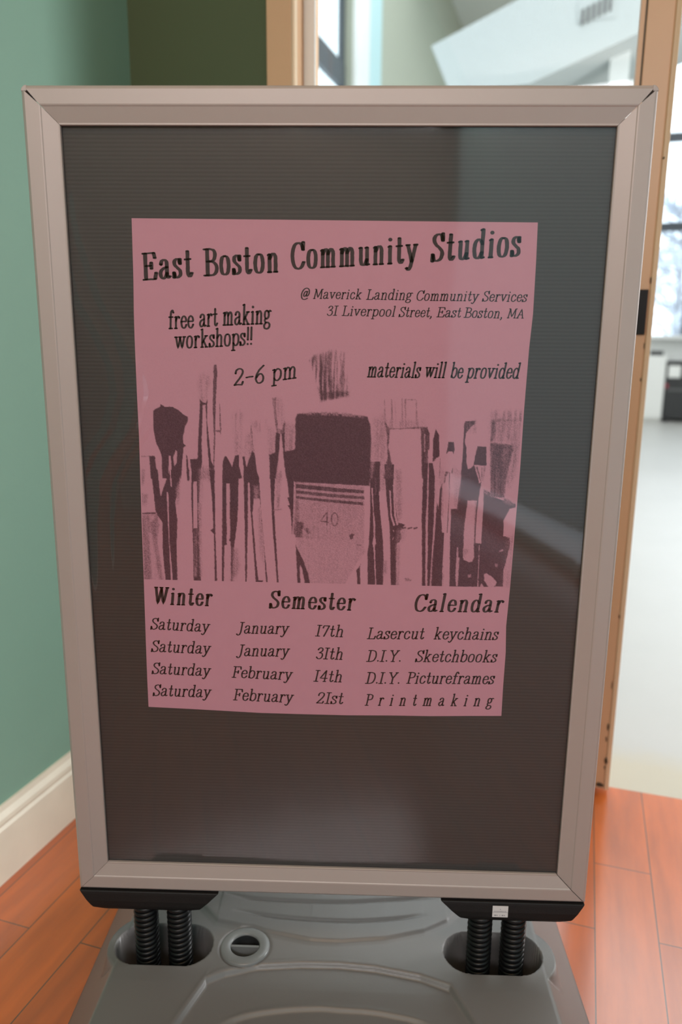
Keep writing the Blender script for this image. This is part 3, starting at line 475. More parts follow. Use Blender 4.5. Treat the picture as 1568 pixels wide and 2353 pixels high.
ART = [[0.32,8,0.6,[[-154.2,894.3],[-150.2,897.9],[-145.2,894.4],[-143.5,886.9],[-147.6,876.7],[-148.0,865.3],[-155.7,865.2],[-156.7,886.8]]],[0.0,7,0.3,[[-152.4,889.3],[-149.8,890.6],[-149.7,870.4],[-153.0,870.3]]],[0.3,9,0.9,[[-117.9,850.3],[-110.1,854.9],[-106.3,850.4],[-107.9,835.0],[-110.4,803.7],[-115.7,803.6],[-117.1,829.7]]],[0.22,8,1,[[-96.7,842.8],[-79.2,844.3],[-80.0,831.4],[-87.2,830.1],[-94.9,835.1]]],[0.25,9,0.8,[[-102.8,827.3],[-95.0,830.0],[-94.0,809.1],[-100.8,793.3],[-108.5,802.4]]],[0.25,8,0.8,[[-67.4,870.0],[-60.9,870.1],[-56.5,856.1],[-57.9,840.7],[-63.8,838.1],[-66.2,856.0]]],[0.38,12,0.6,[[-57.3,840.8],[-45.7,838.3],[-45.8,807.2],[-57.5,807.0]]],[0.3,10,0.6,[[-75.5,835.4],[-67.7,830.3],[-68.6,806.9],[-76.5,802.8]]],[0.22,14,0.5,[[44.0,815.1],[61.1,845.3],[66.4,777.8],[44.6,777.5]]],[0.3,10,0.6,[[46.2,847.0],[57.2,852.6],[60.5,830.4],[50.7,803.9],[45.1,803.8]]],[0.4,5,0.9,[[-229.7,784.0],[-224.1,784.0],[-225.6,769.6],[-228.2,764.8],[-230.2,766.3]]],[0.55,6,0.6,[[-230.2,756.7],[-222.4,753.5],[-224.6,740.5],[-230.2,741.3]]],[0.9,2,0,[[-230.6,732.0],[-212.9,732.9],[-213.0,730.9],[-230.7,730.0]]],[0.55,9,0.3,[[-230.7,729.8],[-210.6,730.6],[-209.6,716.2],[-212.7,699.6],[-207.6,648.0],[-231.3,648.1]]],[0.05,9,0.3,[[-221.9,729.1],[-214.6,729.3],[-216.5,722.7],[-219.8,721.0]]],[0.05,7,0.2,[[-222.9,707.7],[-219.6,707.8],[-214.8,669.5],[-212.5,648.3],[-221.5,648.1]]],[0.97,2,0,[[-210.6,854.3],[-202.6,858.9],[-201.8,861.7],[-196.8,858.6],[-187.7,858.7],[-180.7,854.7],[-176.3,850.2],[-170.6,847.1],[-170.5,842.6],[-174.2,836.1],[-177.3,822.4],[-176.9,815.9],[-173.7,813.6],[-177.1,810.9],[-178.0,801.4],[-181.0,774.2],[-192.3,774.1],[-192.3,790.7],[-194.5,801.2],[-196.2,774.0],[-203.5,773.9],[-203.1,801.1],[-205.4,807.7],[-209.6,818.1],[-211.5,833.7]]],[0.02,2,0,[[-194.5,801.2],[-192.3,801.3],[-192.0,774.1],[-194.9,774.0]]],[0.05,2,0,[[-189.5,800.0],[-186.3,807.9],[-184.7,806.6],[-185.6,793.4],[-188.8,788.1]]],[0.97,3,0,[[-218.2,800.9],[-211.4,801.0],[-209.2,773.8],[-217.2,773.7]]],[0.4,3,0,[[-229.4,800.8],[-218.2,800.9],[-218.3,799.8],[-229.5,799.4]]],[0.97,2,0,[[-174.1,802.8],[-172.5,800.9],[-171.1,774.4],[-173.7,774.4]]],[0.97,2,0,[[-169.6,797.6],[-161.1,798.4],[-157.9,795.1],[-156.5,774.6],[-167.8,774.4]]],[0.97,2,0,[[-155.6,867.8],[-152.8,864.0],[-148.7,863.4],[-147.2,867.9],[-148.0,842.2],[-144.7,796.6],[-141.6,788.8],[-142.0,774.8],[-146.6,774.7],[-148.7,816.3],[-149.2,855.1],[-149.4,861.2],[-152.6,861.2],[-155.3,816.2],[-155.2,795.2],[-158.5,774.6],[-161.3,789.8],[-159.5,816.1]]],[0.35,5,0.7,[[-155.4,789.9],[-149.5,790.0],[-146.6,774.7],[-158.5,774.6]]],[0.873,2,0,[[-138.4,907.0],[-135.3,907.9],[-134.6,898.3],[-135.3,889.5],[-137.6,860.3],[-139.2,821.6],[-142.0,774.8],[-143.1,774.8],[-140.7,821.6],[-141.0,860.3],[-139.7,889.5]]],[0.7,1.5,0,[[-133.2,862.9],[-132.5,862.9],[-131.6,832.1],[-132.5,825.6],[-133.4,829.5],[-138.5,830.7],[-138.5,832.0],[-133.5,832.7]]],[0.97,2,0,[[-128.2,801.7],[-126.6,801.8],[-119.9,789.1],[-116.4,802.3],[-111.8,803.7],[-111.6,790.5],[-108.4,775.3],[-131.7,775.0],[-130.9,795.5]]],[0.97,2,0,[[-107.5,801.1],[-105.0,801.8],[-102.9,789.3],[-96.0,808.5],[-93.0,805.9],[-89.9,775.6],[-105.1,775.3]]],[0.8,2,0.6,[[-97.5,837.7],[-96.2,837.7],[-93.4,808.5],[-95.4,805.8]]],[0.8,4,0.5,[[-71.5,870.0],[-67.1,870.9],[-67.7,861.1],[-65.4,835.5],[-60.6,833.6],[-57.9,844.6],[-56.5,840.8],[-57.6,829.1],[-66.5,828.4],[-69.9,850.9]]],[0.97,3,0,[[-67.7,830.3],[-62.8,828.4],[-64.7,804.3],[-66.9,775.9],[-75.5,775.8],[-75.8,804.1],[-69.3,806.9]]],[0.97,3,0,[[-61.3,829.1],[-57.4,830.4],[-57.3,808.3],[-44.5,811.1],[-44.6,776.2],[-56.2,776.1],[-58.3,793.9]]],[0.15,2,0,[[-65.4,797.7],[-64.4,797.7],[-66.3,775.9],[-68.5,775.9]]],[0.97,2,0,[[-217.0,784.1],[-208.3,784.3],[-206.4,752.2],[-194.5,784.5],[-180.2,784.7],[-186.0,755.7],[-189.2,744.3],[-187.2,723.2],[-189.5,693.4],[-190.1,648.0],[-205.5,647.7],[-207.2,669.7],[-210.6,699.7],[-205.7,721.2],[-211.4,729.3],[-213.6,735.8],[-214.9,760.1]]],[0.02,1.5,0,[[-199.0,757.9],[-197.1,758.0],[-197.9,698.2],[-195.8,647.9],[-198.1,647.8],[-199.0,719.7]]],[0.03,1.5,0,[[-208.6,784.3],[-203.5,784.3],[-206.9,753.8]]],[0.03,1.5,0,[[-194.5,784.5],[-193.2,784.5],[-192.4,763.7],[-193.9,765.3]]],[0.02,2,0,[[-205.7,720.9],[-210.8,706.3],[-212.0,693.0],[-205.8,648.0],[-204.8,648.1],[-206.6,683.1]]],[0.45,5,0.4,[[-187.8,760.5],[-182.1,775.1],[-185.2,744.4],[-187.6,742.7]]],[0.97,1.5,0,[[-174.2,784.7],[-171.0,784.8],[-171.4,771.7],[-173.5,771.3]]],[0.97,2,0,[[-168.3,784.8],[-157.5,785.0],[-160.1,752.9],[-161.4,687.2],[-161.0,647.5],[-170.3,647.4],[-169.5,687.1],[-169.7,752.7]]],[0.02,1.5,0,[[-166.7,770.8],[-162.4,770.9],[-163.3,713.7],[-168.6,713.6]]],[0.5,4,0.8,[[-167.3,712.8],[-163.8,712.9],[-165.7,653.5],[-169.3,653.5]]],[0.35,10,0.4,[[-158.3,785.0],[-145.7,785.1],[-144.5,770.8],[-155.5,775.4],[-159.8,736.7]]],[0.3,8,0.3,[[-162.0,744.8],[-158.0,744.8],[-160.0,653.7],[-162.4,653.6]]],[0.97,2,0,[[-147.3,785.1],[-140.9,785.2],[-142.0,704.2],[-141.4,647.6],[-144.3,647.5],[-143.8,707.4],[-147.7,711.5],[-144.1,714.0],[-145.0,753.1]]],[0.97,2,0,[[-131.5,785.4],[-112.2,785.6],[-114.1,737.4],[-115.4,721.0],[-120.1,687.9],[-122.6,647.2],[-135.7,647.0],[-133.8,704.3]]],[0.02,1.5,0,[[-127.4,769.0],[-123.1,769.0],[-124.2,702.0],[-125.8,699.8],[-123.6,697.8],[-124.4,647.2],[-133.2,647.0],[-131.3,692.7],[-128.5,694.4]]],[0.55,9,0.5,[[-120.9,689.6],[-116.1,688.0],[-114.1,668.0],[-118.4,654.4],[-122.6,647.2],[-124.7,647.2]]],[0.97,2,0,[[-106.7,785.7],[-91.7,785.9],[-88.2,776.4],[-85.8,721.5],[-79.2,646.4],[-81.4,646.3],[-84.4,708.4],[-87.8,751.6],[-94.9,751.5],[-96.7,732.8],[-92.9,671.7],[-90.8,650.2],[-84.8,650.0],[-86.0,646.6],[-94.1,646.4],[-96.6,695.0],[-99.1,737.6],[-99.4,770.7],[-101.4,770.6],[-102.7,716.3],[-105.2,646.9],[-106.8,646.9],[-106.3,721.2]]],[0.35,5,0.6,[[-90.4,737.8],[-87.9,741.0],[-83.6,705.1],[-83.3,668.5],[-88.7,681.8]]],[0.45,6,0.5,[[-95.5,766.7],[-89.1,766.8],[-89.4,751.5],[-94.1,751.5]]],[0.97,2,0,[[-75.5,786.1],[-69.0,786.2],[-70.7,742.9],[-69.8,718.5],[-66.1,646.6],[-68.1,646.6],[-72.3,708.6],[-74.3,754.2]]],[0.65,4,0.7,[[-68.2,779.9],[-62.1,786.3],[-61.4,783.2],[-65.4,739.8],[-68.1,738.9]]],[0.4,2,0,[[-71.2,738.4],[-61.7,739.5],[-61.7,738.2],[-71.3,737.1]]],[0.97,2,0,[[-56.6,786.4],[-44.8,786.6],[-46.3,738.5],[-46.4,709.1],[-49.1,707.4],[-51.4,738.4],[-54.5,743.2],[-52.1,744.5],[-54.8,752.9],[-52.6,753.7]]],[0.05,1.5,0,[[-46.8,773.0],[-45.5,773.1],[-47.4,707.4],[-49.0,707.4]]],[0.9,1.5,0,[[-44.3,773.1],[-43.3,773.1],[-45.1,707.4],[-46.4,707.4]]],[0.97,4,0,[[-44.9,847.8],[-42.4,852.3],[-17.2,853.6],[7.0,852.9],[38.7,850.3],[41.9,841.3],[43.7,823.6],[42.6,768.6],[-46.2,772.0]]],[0.5,3,0.9,[[-35.8,854.3],[7.0,854.8],[35.0,850.9],[35.0,848.3],[7.1,850.6],[-35.8,851.5]]],[0.28,6,0.3,[[-44.7,771.7],[36.1,767.8],[37.2,697.3],[-44.9,704.6]]],[0.97,2.5,0.15,[[-44.7,769.5],[-26.3,768.3],[-3.3,766.3],[36.1,763.1],[35.3,759.5],[-3.3,761.3],[-44.7,765.0]]],[0.9,2.5,0.2,[[-44.7,762.2],[-3.3,758.5],[36.3,755.8],[36.3,752.6],[-3.3,754.4],[-44.7,758.5]]],[0.95,2,0.2,[[-44.7,755.1],[-3.2,751.4],[35.1,748.8],[34.8,745.2],[-1.4,748.1],[-44.7,752.1]]],[0.55,7,0.2,[[-43.8,751.2],[-42.0,751.2],[-41.1,724.7],[-44.4,724.7]]],[0.85,6,0.2,[[-44.8,723.7],[-35.6,723.4],[-34.6,719.1],[-37.4,714.3],[-37.0,704.7],[-44.9,704.6]]],[0.8,5,0.4,[[-36.0,716.2],[-29.0,716.3],[-27.2,709.6],[-30.9,708.6],[-33.7,712.4]]],[0.5,8,0.5,[[-39.3,708.5],[-26.2,703.9],[-26.2,702.5],[-39.3,703.7]]],[0.2,6,0.3,[[-44.9,704.1],[35.3,698.2],[39.2,687.7],[28.2,672.9],[13.5,645.2],[-31.9,645.3],[-39.4,682.4],[-44.9,696.8]]],[0.22,16,0.6,[[-14.1,706.0],[11.0,707.4],[27.8,702.9],[26.0,697.1],[-7.6,699.4]]],[0.85,2,0,[[-8.2,736.2],[-6.8,735.9],[-14.2,726.1],[-15.5,726.1]]],[0.85,2,0,[[-15.5,725.9],[-5.4,724.5],[-5.4,723.2],[-15.5,724.4]]],[0.85,2,0,[[-7.9,735.9],[-6.7,735.9],[-7.2,719.7],[-8.4,719.7]]],[0.8,2,0,[[6.0,727.6],[5.8,724.9],[5.2,722.5],[4.2,720.6],[3.0,719.4],[1.6,718.9],[0.2,719.3],[-1.0,720.5],[-2.0,722.4],[-2.7,724.8],[-2.9,727.4],[-2.7,730.1],[-2.1,732.5],[-1.1,734.4],[0.1,735.6],[1.5,736.0],[2.9,735.6],[4.1,734.4],[5.1,732.6],[5.8,730.2],[6.0,727.6],[4.9,727.5],[4.7,729.8],[4.2,731.9],[3.5,733.5],[2.5,734.5],[1.5,734.9],[0.5,734.5],[-0.5,733.4],[-1.2,731.8],[-1.6,729.7],[-1.8,727.4],[-1.6,725.1],[-1.1,723.1],[-0.4,721.5],[0.6,720.4],[1.6,720.1],[2.6,720.5],[3.6,721.5],[4.3,723.2],[4.7,725.3],[4.9,727.5]]],[0.9,2,0,[[18.9,707.6],[22.1,710.7],[26.3,709.6],[24.5,707.6],[23.6,703.8],[20.8,703.3]]],[0.5,3,0,[[26.0,697.6],[33.5,696.8],[33.5,695.5],[27.0,696.2]]],[0.97,3,0,[[-45.0,694.9],[-40.8,686.3],[-35.6,674.7],[-30.0,659.2],[-27.6,645.4],[-34.0,645.3],[-37.0,663.9],[-39.4,670.7],[-40.3,666.8],[-39.4,645.2],[-43.0,645.3],[-44.3,672.6]]],[0.97,2,0,[[33.8,673.0],[32.5,668.1],[33.5,645.6],[30.0,645.3],[28.3,665.1]]],[0.97,2,0,[[42.2,797.7],[54.3,797.8],[55.0,763.2],[53.7,761.5],[55.5,738.0],[59.5,704.1],[61.0,676.6],[60.8,644.8],[42.3,644.4],[41.3,686.6],[42.7,697.0],[44.0,737.9]]],[0.12,6,0.4,[[44.0,815.1],[50.5,815.2],[47.2,792.5],[44.6,777.5]]],[0.03,1.5,0,[[44.5,766.3],[46.3,766.4],[48.0,737.9],[50.0,724.4],[49.8,709.1],[51.3,698.8],[50.1,693.7],[52.9,644.6],[51.7,644.6],[48.5,693.6],[47.0,698.8],[48.7,707.4],[47.0,737.9]]],[0.6,3,0.8,[[49.0,778.0],[50.3,778.0],[50.2,758.1],[49.2,758.1]]],[0.97,2,0,[[59.2,794.6],[70.9,794.8],[70.4,768.4],[76.9,724.9],[85.5,722.5],[80.0,714.7],[81.8,706.2],[79.5,701.0],[76.2,699.3],[76.7,645.1],[70.4,644.9],[67.5,717.9],[62.6,754.9]]],[0.35,4,0.6,[[54.5,788.0],[59.1,788.0],[60.7,763.2],[54.7,763.2]]],[0.02,1.5,0,[[66.0,763.3],[67.6,763.3],[69.6,733.2],[74.0,721.4],[71.6,720.5],[68.0,733.2]]],[0.02,1.5,0,[[69.9,770.0],[71.2,770.0],[74.6,733.3],[77.6,722.3],[75.7,721.4],[72.4,733.2]]],[0.05,1.5,0,[[71.2,716.3],[72.9,714.6],[71.8,712.0]]],[0.05,1.5,0,[[72.7,707.8],[71.2,702.3],[70.5,703.5]]],[0.6,4,0.5,[[75.0,750.1],[80.2,748.5],[78.7,746.5],[75.0,746.8]]],[0.9,2,0,[[76.6,718.4],[79.8,719.6],[79.9,717.8],[76.6,716.4]]],[0.9,2,0,[[81.0,718.5],[86.6,719.8],[86.6,717.9],[81.1,716.4]]],[0.9,2,0,[[88.6,718.6],[94.2,719.9],[94.2,718.0],[88.7,716.6]]],[0.9,2,0,[[95.5,718.7],[100.4,720.0],[100.5,718.1],[95.6,716.7]]],[0.45,10,0.5,[[76.6,716.4],[85.7,717.4],[84.4,704.5],[77.0,700.1]]],[0.35,7,0.3,[[75.4,697.5],[80.4,697.6],[80.0,647.2],[76.7,645.1]]],[0.35,12,0.3,[[72.4,788.2],[78.9,788.3],[81.1,733.4],[76.4,724.9]]],[0.6,3,0.5,[[86.5,655.2],[90.7,656.2],[95.8,653.7],[94.2,652.2],[88.3,652.7]]],[0.5,8,0.5,[[61.0,676.6],[64.3,676.6],[64.1,662.7],[61.3,659.2]]],[0.35,2,0.6,[[57.2,870.1],[58.5,870.1],[60.0,837.8],[58.1,837.8]]],[0.6,2,0.6,[[65.5,870.2],[66.8,870.2],[68.3,837.9],[66.5,837.9]]],[0.3,2,0.6,[[69.6,867.5],[70.9,867.5],[72.4,838.0],[70.6,838.0]]],[0.4,2,0.6,[[77.5,871.3],[78.8,871.3],[80.4,838.1],[78.6,838.1]]],[0.7,2,0.6,[[81.2,870.4],[82.5,870.4],[84.1,838.1],[82.3,838.1]]],[0.5,2,0.6,[[93.7,870.5],[95.0,870.6],[96.8,838.3],[94.9,838.3]]],[0.55,2,0.4,[[81.7,870.8],[93.7,870.5],[93.8,869.4],[81.8,869.5]]],[0.35,9,0.9,[[62.0,847.1],[103.7,845.8],[105.9,837.5],[62.2,836.9]]],[0.75,2,0.3,[[65.0,837.3],[76.2,836.9],[91.0,838.6],[105.8,838.8],[106.3,837.1],[91.0,836.7],[65.0,835.5]]],[0.873,4,0.2,[[59.6,843.4],[65.0,835.7],[63.6,815.4],[67.8,796.5],[71.1,777.9],[58.8,777.7],[62.9,804.1],[62.0,822.9]]],[0.97,3,0.2,[[100.7,836.8],[108.1,838.8],[110.9,831.0],[111.4,816.0],[110.3,793.3],[112.3,778.5],[103.7,778.4]]],[0.3,2,0.3,[[104.6,830.9],[106.1,830.9],[106.4,810.3],[105.3,810.3]]],[0.03,2,0,[[109.7,812.2],[111.2,813.2],[113.1,778.5],[110.8,778.5]]],[0.97,2,0,[[117.9,837.6],[122.1,829.3],[123.4,804.9],[119.8,802.6],[118.2,778.6],[116.1,778.5],[115.3,823.6]]],[0.05,2,0,[[118.3,801.4],[123.5,803.4],[124.0,778.7],[118.2,778.6]]],[0.7,2,0.3,[[123.9,802.6],[124.8,802.6],[124.8,778.7],[123.8,778.7]]],[0.97,2,0,[[118.3,797.0],[119.0,801.0],[120.1,760.6],[124.3,742.3],[125.4,764.8],[128.0,776.0],[127.7,756.7],[128.2,732.0],[129.9,713.4],[132.4,713.4],[134.0,645.6],[132.4,645.6],[131.7,645.6],[123.7,645.4],[111.4,645.2],[108.3,645.1],[105.1,729.6],[104.9,796.8]]],[0.3,8,0.5,[[124.4,793.1],[129.6,785.1],[126.7,770.9],[125.2,771.9]]],[0.97,2,0,[[138.8,742.5],[146.3,742.6],[147.5,761.1],[149.0,773.3],[150.3,811.4],[150.4,843.0],[151.7,846.4],[163.4,846.8],[163.1,843.2],[158.8,840.2],[152.8,832.2],[152.3,821.4],[154.3,815.5],[154.8,799.5],[157.2,790.5],[160.1,791.6],[163.4,794.6],[168.0,791.7],[170.8,773.6],[173.7,775.7],[173.6,766.5],[183.2,763.6],[185.5,757.6],[191.6,756.6],[199.7,753.7],[215.9,748.8],[216.1,745.8],[208.2,743.6],[202.0,729.1],[202.6,710.4],[210.2,708.4],[211.2,700.1],[208.5,684.3],[205.4,668.3],[205.5,647.5],[140.1,645.7],[137.3,730.1]]],[0.45,9,0.9,[[153.2,845.0],[162.9,846.1],[163.2,834.3],[160.1,833.3],[153.2,835.2]]],[0.97,2,0,[[133.1,821.9],[139.5,822.0],[140.6,813.3],[139.8,807.3],[138.0,810.8],[133.6,810.7],[131.2,807.7]]],[0.75,3,0.3,[[129.7,783.1],[131.6,787.2],[135.0,786.7],[132.0,775.0],[129.2,772.0]]],[0.8,2,0.2,[[138.4,789.3],[140.0,793.3],[139.4,776.2],[138.3,755.8],[137.3,755.8],[137.2,781.2]]],[0.9,2,0.2,[[135.4,786.2],[136.5,786.2],[136.8,730.1],[136.4,713.5],[135.4,713.4],[135.5,750.7]]],[0.25,8,0.4,[[140.7,793.3],[148.4,786.4],[149.0,772.3],[141.6,772.2]]],[0.4,7,0.5,[[141.6,771.1],[148.5,772.3],[146.8,742.6],[143.6,747.7]]],[0.05,2,0,[[131.8,781.1],[135.1,785.2],[136.6,755.8],[135.5,736.3],[134.9,713.4],[129.9,713.4],[129.5,750.6]]],[0.4,3,0.4,[[128.3,762.8],[129.5,763.8],[130.2,732.1],[128.6,733.1]]],[0.03,1.5,0,[[136.4,785.2],[139.8,785.3],[139.8,755.8],[139.3,737.4],[139.7,733.2],[139.6,709.3],[141.2,645.7],[137.3,645.7],[136.6,709.3],[137.2,733.2],[136.7,737.3],[137.3,755.8]]],[0.03,1.5,0,[[132.4,713.4],[134.9,713.4],[133.3,677.6],[133.8,645.6],[132.1,645.6],[131.9,677.6]]],[0.05,2,0,[[115.5,798.0],[121.9,802.1],[123.0,765.8],[121.9,738.1],[121.6,719.5],[119.5,677.4],[119.1,645.3],[117.4,645.3],[118.8,698.5],[119.6,732.9],[119.2,750.4],[118.9,780.9]]],[0.5,3,0.4,[[119.5,677.4],[120.0,688.0],[119.1,645.3],[118.1,645.3]]],[0.05,2,0,[[110.2,802.9],[111.2,802.9],[112.3,740.0],[114.5,645.2],[112.2,645.2],[109.8,729.7],[110.5,750.3]]],[0.1,2,0.3,[[148.3,695.9],[149.8,695.9],[150.3,683.2],[151.8,683.3],[151.1,647.0],[149.3,647.0],[147.9,656.6]]],[0.04,2,0,[[158.4,752.9],[169.3,753.0],[167.9,730.6],[168.3,699.4],[169.1,683.6],[167.3,678.3],[163.3,677.7],[157.1,680.2],[155.9,683.3],[155.8,720.0]]],[0.5,5,0.6,[[157.0,693.9],[162.6,693.0],[161.7,689.8],[156.9,683.4]]],[0.35,4,0.3,[[166.8,752.7],[169.3,752.7],[168.4,720.2],[168.3,699.4]]],[0.04,2,0,[[173.5,774.6],[176.9,775.7],[177.1,746.2],[176.8,701.6],[176.4,700.6],[169.8,701.0],[169.9,730.6],[171.2,756.3]]],[0.2,1.5,0,[[174.4,698.4],[175.2,698.4],[175.9,646.4],[174.9,646.4]]],[0.04,3,0,[[182.3,662.6],[185.3,663.7],[190.5,660.6],[198.1,653.3],[197.2,650.0],[194.3,646.8],[188.2,646.6],[182.7,655.1]]],[0.1,2,0,[[179.2,651.8],[182.6,646.5],[178.0,646.4]]],[0.2,4,0,[[199.0,692.5],[202.9,694.2],[203.5,692.6],[199.1,690.4]]],[0.3,5,0,[[163.0,661.2],[166.5,662.3],[166.7,659.1],[163.6,658.5]]],[0.3,5,0,[[195.0,675.6],[197.4,675.6],[197.5,672.4],[195.5,672.4]]],[0.97,2,0,[[167.2,817.4],[177.4,816.8],[178.2,794.8],[163.4,795.1],[164.8,805.7]]],[0.8,2,0.3,[[166.9,793.9],[167.9,793.9],[171.4,782.7],[173.2,775.7],[171.7,776.6]]],[0.8,2,0.4,[[172.4,791.8],[173.8,792.8],[174.6,776.7],[173.6,776.7]]],[0.5,2,0.4,[[175.3,793.8],[177.5,793.8],[175.6,776.7],[175.1,776.7]]],[0.1,1.5,0,[[164.9,793.7],[166.4,792.7],[170.4,781.7],[171.3,773.6],[168.9,781.6],[166.1,788.7]]],[0.6,5,0.8,[[177.1,766.6],[183.2,763.6],[183.5,758.5],[177.4,761.5]]],[0.45,10,1,[[181.1,858.0],[217.9,858.9],[218.3,848.7],[181.6,848.3]]],[0.45,16,0.7,[[181.3,848.3],[217.8,848.2],[218.2,826.2],[208.8,820.1],[182.2,821.8]]],[0.85,7,0.4,[[181.6,848.8],[186.2,848.3],[187.0,833.7],[185.0,824.8],[181.7,822.7]]],[0.6,5,0.5,[[184.7,848.8],[217.7,849.7],[217.9,847.2],[184.9,846.4]]],[0.9021,6,0.2,[[181.3,820.8],[185.2,821.8],[190.1,820.4],[207.8,819.6],[208.7,813.2],[205.2,797.2],[202.3,777.1],[201.0,756.8],[189.5,757.6],[185.5,757.6]]],[0.5,14,0.7,[[208.9,818.2],[217.3,824.2],[215.7,802.4],[210.0,782.2],[206.7,770.1],[202.4,776.1],[206.1,797.2]]],[0.7,5,0.6,[[200.5,756.8],[215.8,749.9],[215.5,747.3],[210.0,747.2],[199.8,751.7]]],[0.35,14,0.6,[[209.2,708.4],[215.1,710.6],[215.3,689.7],[215.7,648.2],[206.5,648.1],[206.2,663.0],[209.6,684.3]]],[0.5,3,0.9,[[186.1,774.8],[187.6,774.9],[188.5,758.6],[187.5,758.6]]],[0.95,10,1.0,[[-28.4,913.7],[-22.9,918.8],[-10.0,921.1],[1.1,897.8],[3.2,871.4],[-15.3,866.9],[-19.1,884.5]]],[0.62,9,1.0,[[-17.4,921.0],[0.9,924.4],[10.5,921.3],[13.3,896.1],[16.1,874.6],[1.3,871.3],[-1.6,886.8]]],[0.95,10,0.4,[[-19.1,883.0],[-12.6,877.6],[16.1,878.8],[16.5,873.9],[1.3,871.3],[-7.9,869.4],[-15.3,866.6]]]]
PIC = [[-224.6,925.0],[216.9,933.9],[214.0,646.3],[-231.6,648.6]]
PAPER = [[-225.6,1065.3],[-62.8,1064.5],[80.3,1063.6],[220.7,1062.9],[221.4,1022.7],[221.6,967.1],[219.6,929.1],[218.1,858.4],[217.7,790.3],[215.9,717.2],[214.3,646.3],[212.3,596.8],[213.7,562.8],[213.0,516.6],[213.0,477.7],[173.4,476.7],[124.4,475.2],[75.2,474.9],[20.3,473.8],[-34.7,473.9],[-89.9,474.3],[-134.2,475.9],[-178.5,477.5],[-233.5,479.2],[-233.4,517.9],[-232.9,564.5],[-231.7,648.4],[-230.9,720.5],[-229.0,825.2],[-229.1,875.7],[-228.7,934.6],[-228.2,963.5],[-226.8,1001.3]]
BASE_LINES = {"rear":[[-0.194,0.074],[-0.164,0.042],[-0.152,0.039],[-0.093,0.025],[-0.029,0.011],[0.012,0.01],[0.077,0.018],[0.131,0.034],[0.165,0.054],[0.187,0.079]],"g1":[[-0.168,0.098],[-0.119,0.086],[-0.054,0.082],[0.01,0.082],[0.079,0.089],[0.139,0.098]],"g2":[[-0.136,0.062],[-0.07,0.051],[0.011,0.047],[0.078,0.053],[0.127,0.063]],"fr":[[-0.188,-0.123],[-0.159,-0.052],[-0.138,-0.04],[-0.097,-0.027],[-0.039,-0.021],[0.013,-0.02],[0.061,-0.024],[0.12,-0.036],[0.158,-0.051],[0.185,-0.108]],"arc":[[-0.133,-0.112],[-0.099,-0.097],[-0.056,-0.088],[-0.012,-0.084],[0.015,-0.085],[0.06,-0.087],[0.11,-0.096],[0.134,-0.106]]}

# ------------------------------------------------------------------ the pavement sign
sign = empty('sidewalk_sign', (0, 0, 0))
tag(sign, 'silver snap-frame poster stand on a grey weighted base with black springs', 'sign')

HW = 0.3356; ZT = 1.1972; ZB = 0.2178     # outer frame half width, top, bottom
PROF = [(0.0, 0.0300), (0.0, -0.0040), (0.0006, -0.0065), (0.0022, -0.0082), (0.0045, -0.0098), (0.0190, -0.0096), (0.0203, -0.0093), (0.0214, -0.0085),
        (0.0365, -0.0042), (0.0381, -0.0042), (0.0386, -0.0036), (0.0386, -0.0004), (0.0300, -0.0004), (0.0300, 0.0300)]
def rail(name, side):
    n = len(PROF); v = []
    for end in (0, 1):
        for t, y in PROF:
            e = max(t, 0.0062) + 0.00025
            b = t + 0.00025
            if side == 'top': v.append(((-HW+e) if end == 0 else (HW-e), y, ZT-t))
            elif side == 'bottom': v.append(((-HW+b) if end == 0 else (HW-b-.0009), y, ZB+t))
            elif side == 'left': v.append((-HW+t, y, ZB+b if end == 0 else ZT-e))
            else: v.append((HW-t, y, ZB+b if end == 0 else ZT-e))
    f = [tuple(range(n)), tuple(range(n, 2*n))] + [(i, (i+1) % n, (i+1) % n+n, i+n) for i in range(n)]
    return MB().add(v, f).build('frame_rail', M['alu'], sign)
for s in ('top', 'bottom', 'left', 'right'): rail('frame_rail', s)
for s in (-1, 1):
    pts = [(0.0, 0.0)]
    for i in range(9):
        a = PI/2*i/8
        pts.append((0.0062*math.cos(a), 0.0062*math.sin(a)))
    poly = [(s*(HW-0.0062+x), ZT-0.0062+z) for x, z in pts]
    MB().prism(poly, 1, -0.0075, 0.030).build('corner_cap', M['alu'], sign, bevel=0.0006)
MB().box(-HW+.030, HW-.030, 0.0016, 0.0295, ZB+.030, ZT-.030).build('backing_panel', M['board'], sign)['label'] = 'dark grey ribbed backing board'

# clear cover, buckled along its left side
RIDGE = [(-.287, 1.07), (-.283, 1.045), (-.263, .979), (-.243, .942), (-.228, .905), (-.225, .873), (-.238, .832), (-.262, .80), (-.277, .77), (-.283, .72), (-.285, .66)]
def cover_height(x, z):
    zz = np.array([q[1] for q in RIDGE])[::-1]; xx = np.array([q[0] for q in RIDGE])[::-1]
    c = np.interp(z, zz, xx)
    fade = np.clip((z-.62)/.08, 0, 1)*np.clip((1.10-z)/.08, 0, 1)
    sg = np.interp(z, [.76, .80, .88, .95, 1.05], [.008, .012, .012, .006, .004])
    h = np.interp(z, [.88, .95], [.34, .17])*sg*np.exp(-((x-c)/sg)**2) + 0.0014*np.exp(-((x-c+.026)/.0050)**2) + .0009*np.exp(-((x-c-.020)/.0045)**2)*np.clip((.93-z)/.05, 0, 1)
    h = h*fade
    h += 0.00010*np.sin(x*31+z*9)*np.sin(z*13-1.0) + 0.00022*np.exp(-((x-.01)/.02)**2-((z-.585)/.035)**2) + 0.0002*np.exp(-((x+.03)/.012)**2-((z-.60)/.03)**2)
    return h
nx, nz = 300, 260
gx = np.linspace(-HW+.0375, HW-.0375, nx); gz = np.linspace(ZB+.0375, ZT-.0375, nz)
X, Z = np.meshgrid(gx, gz)
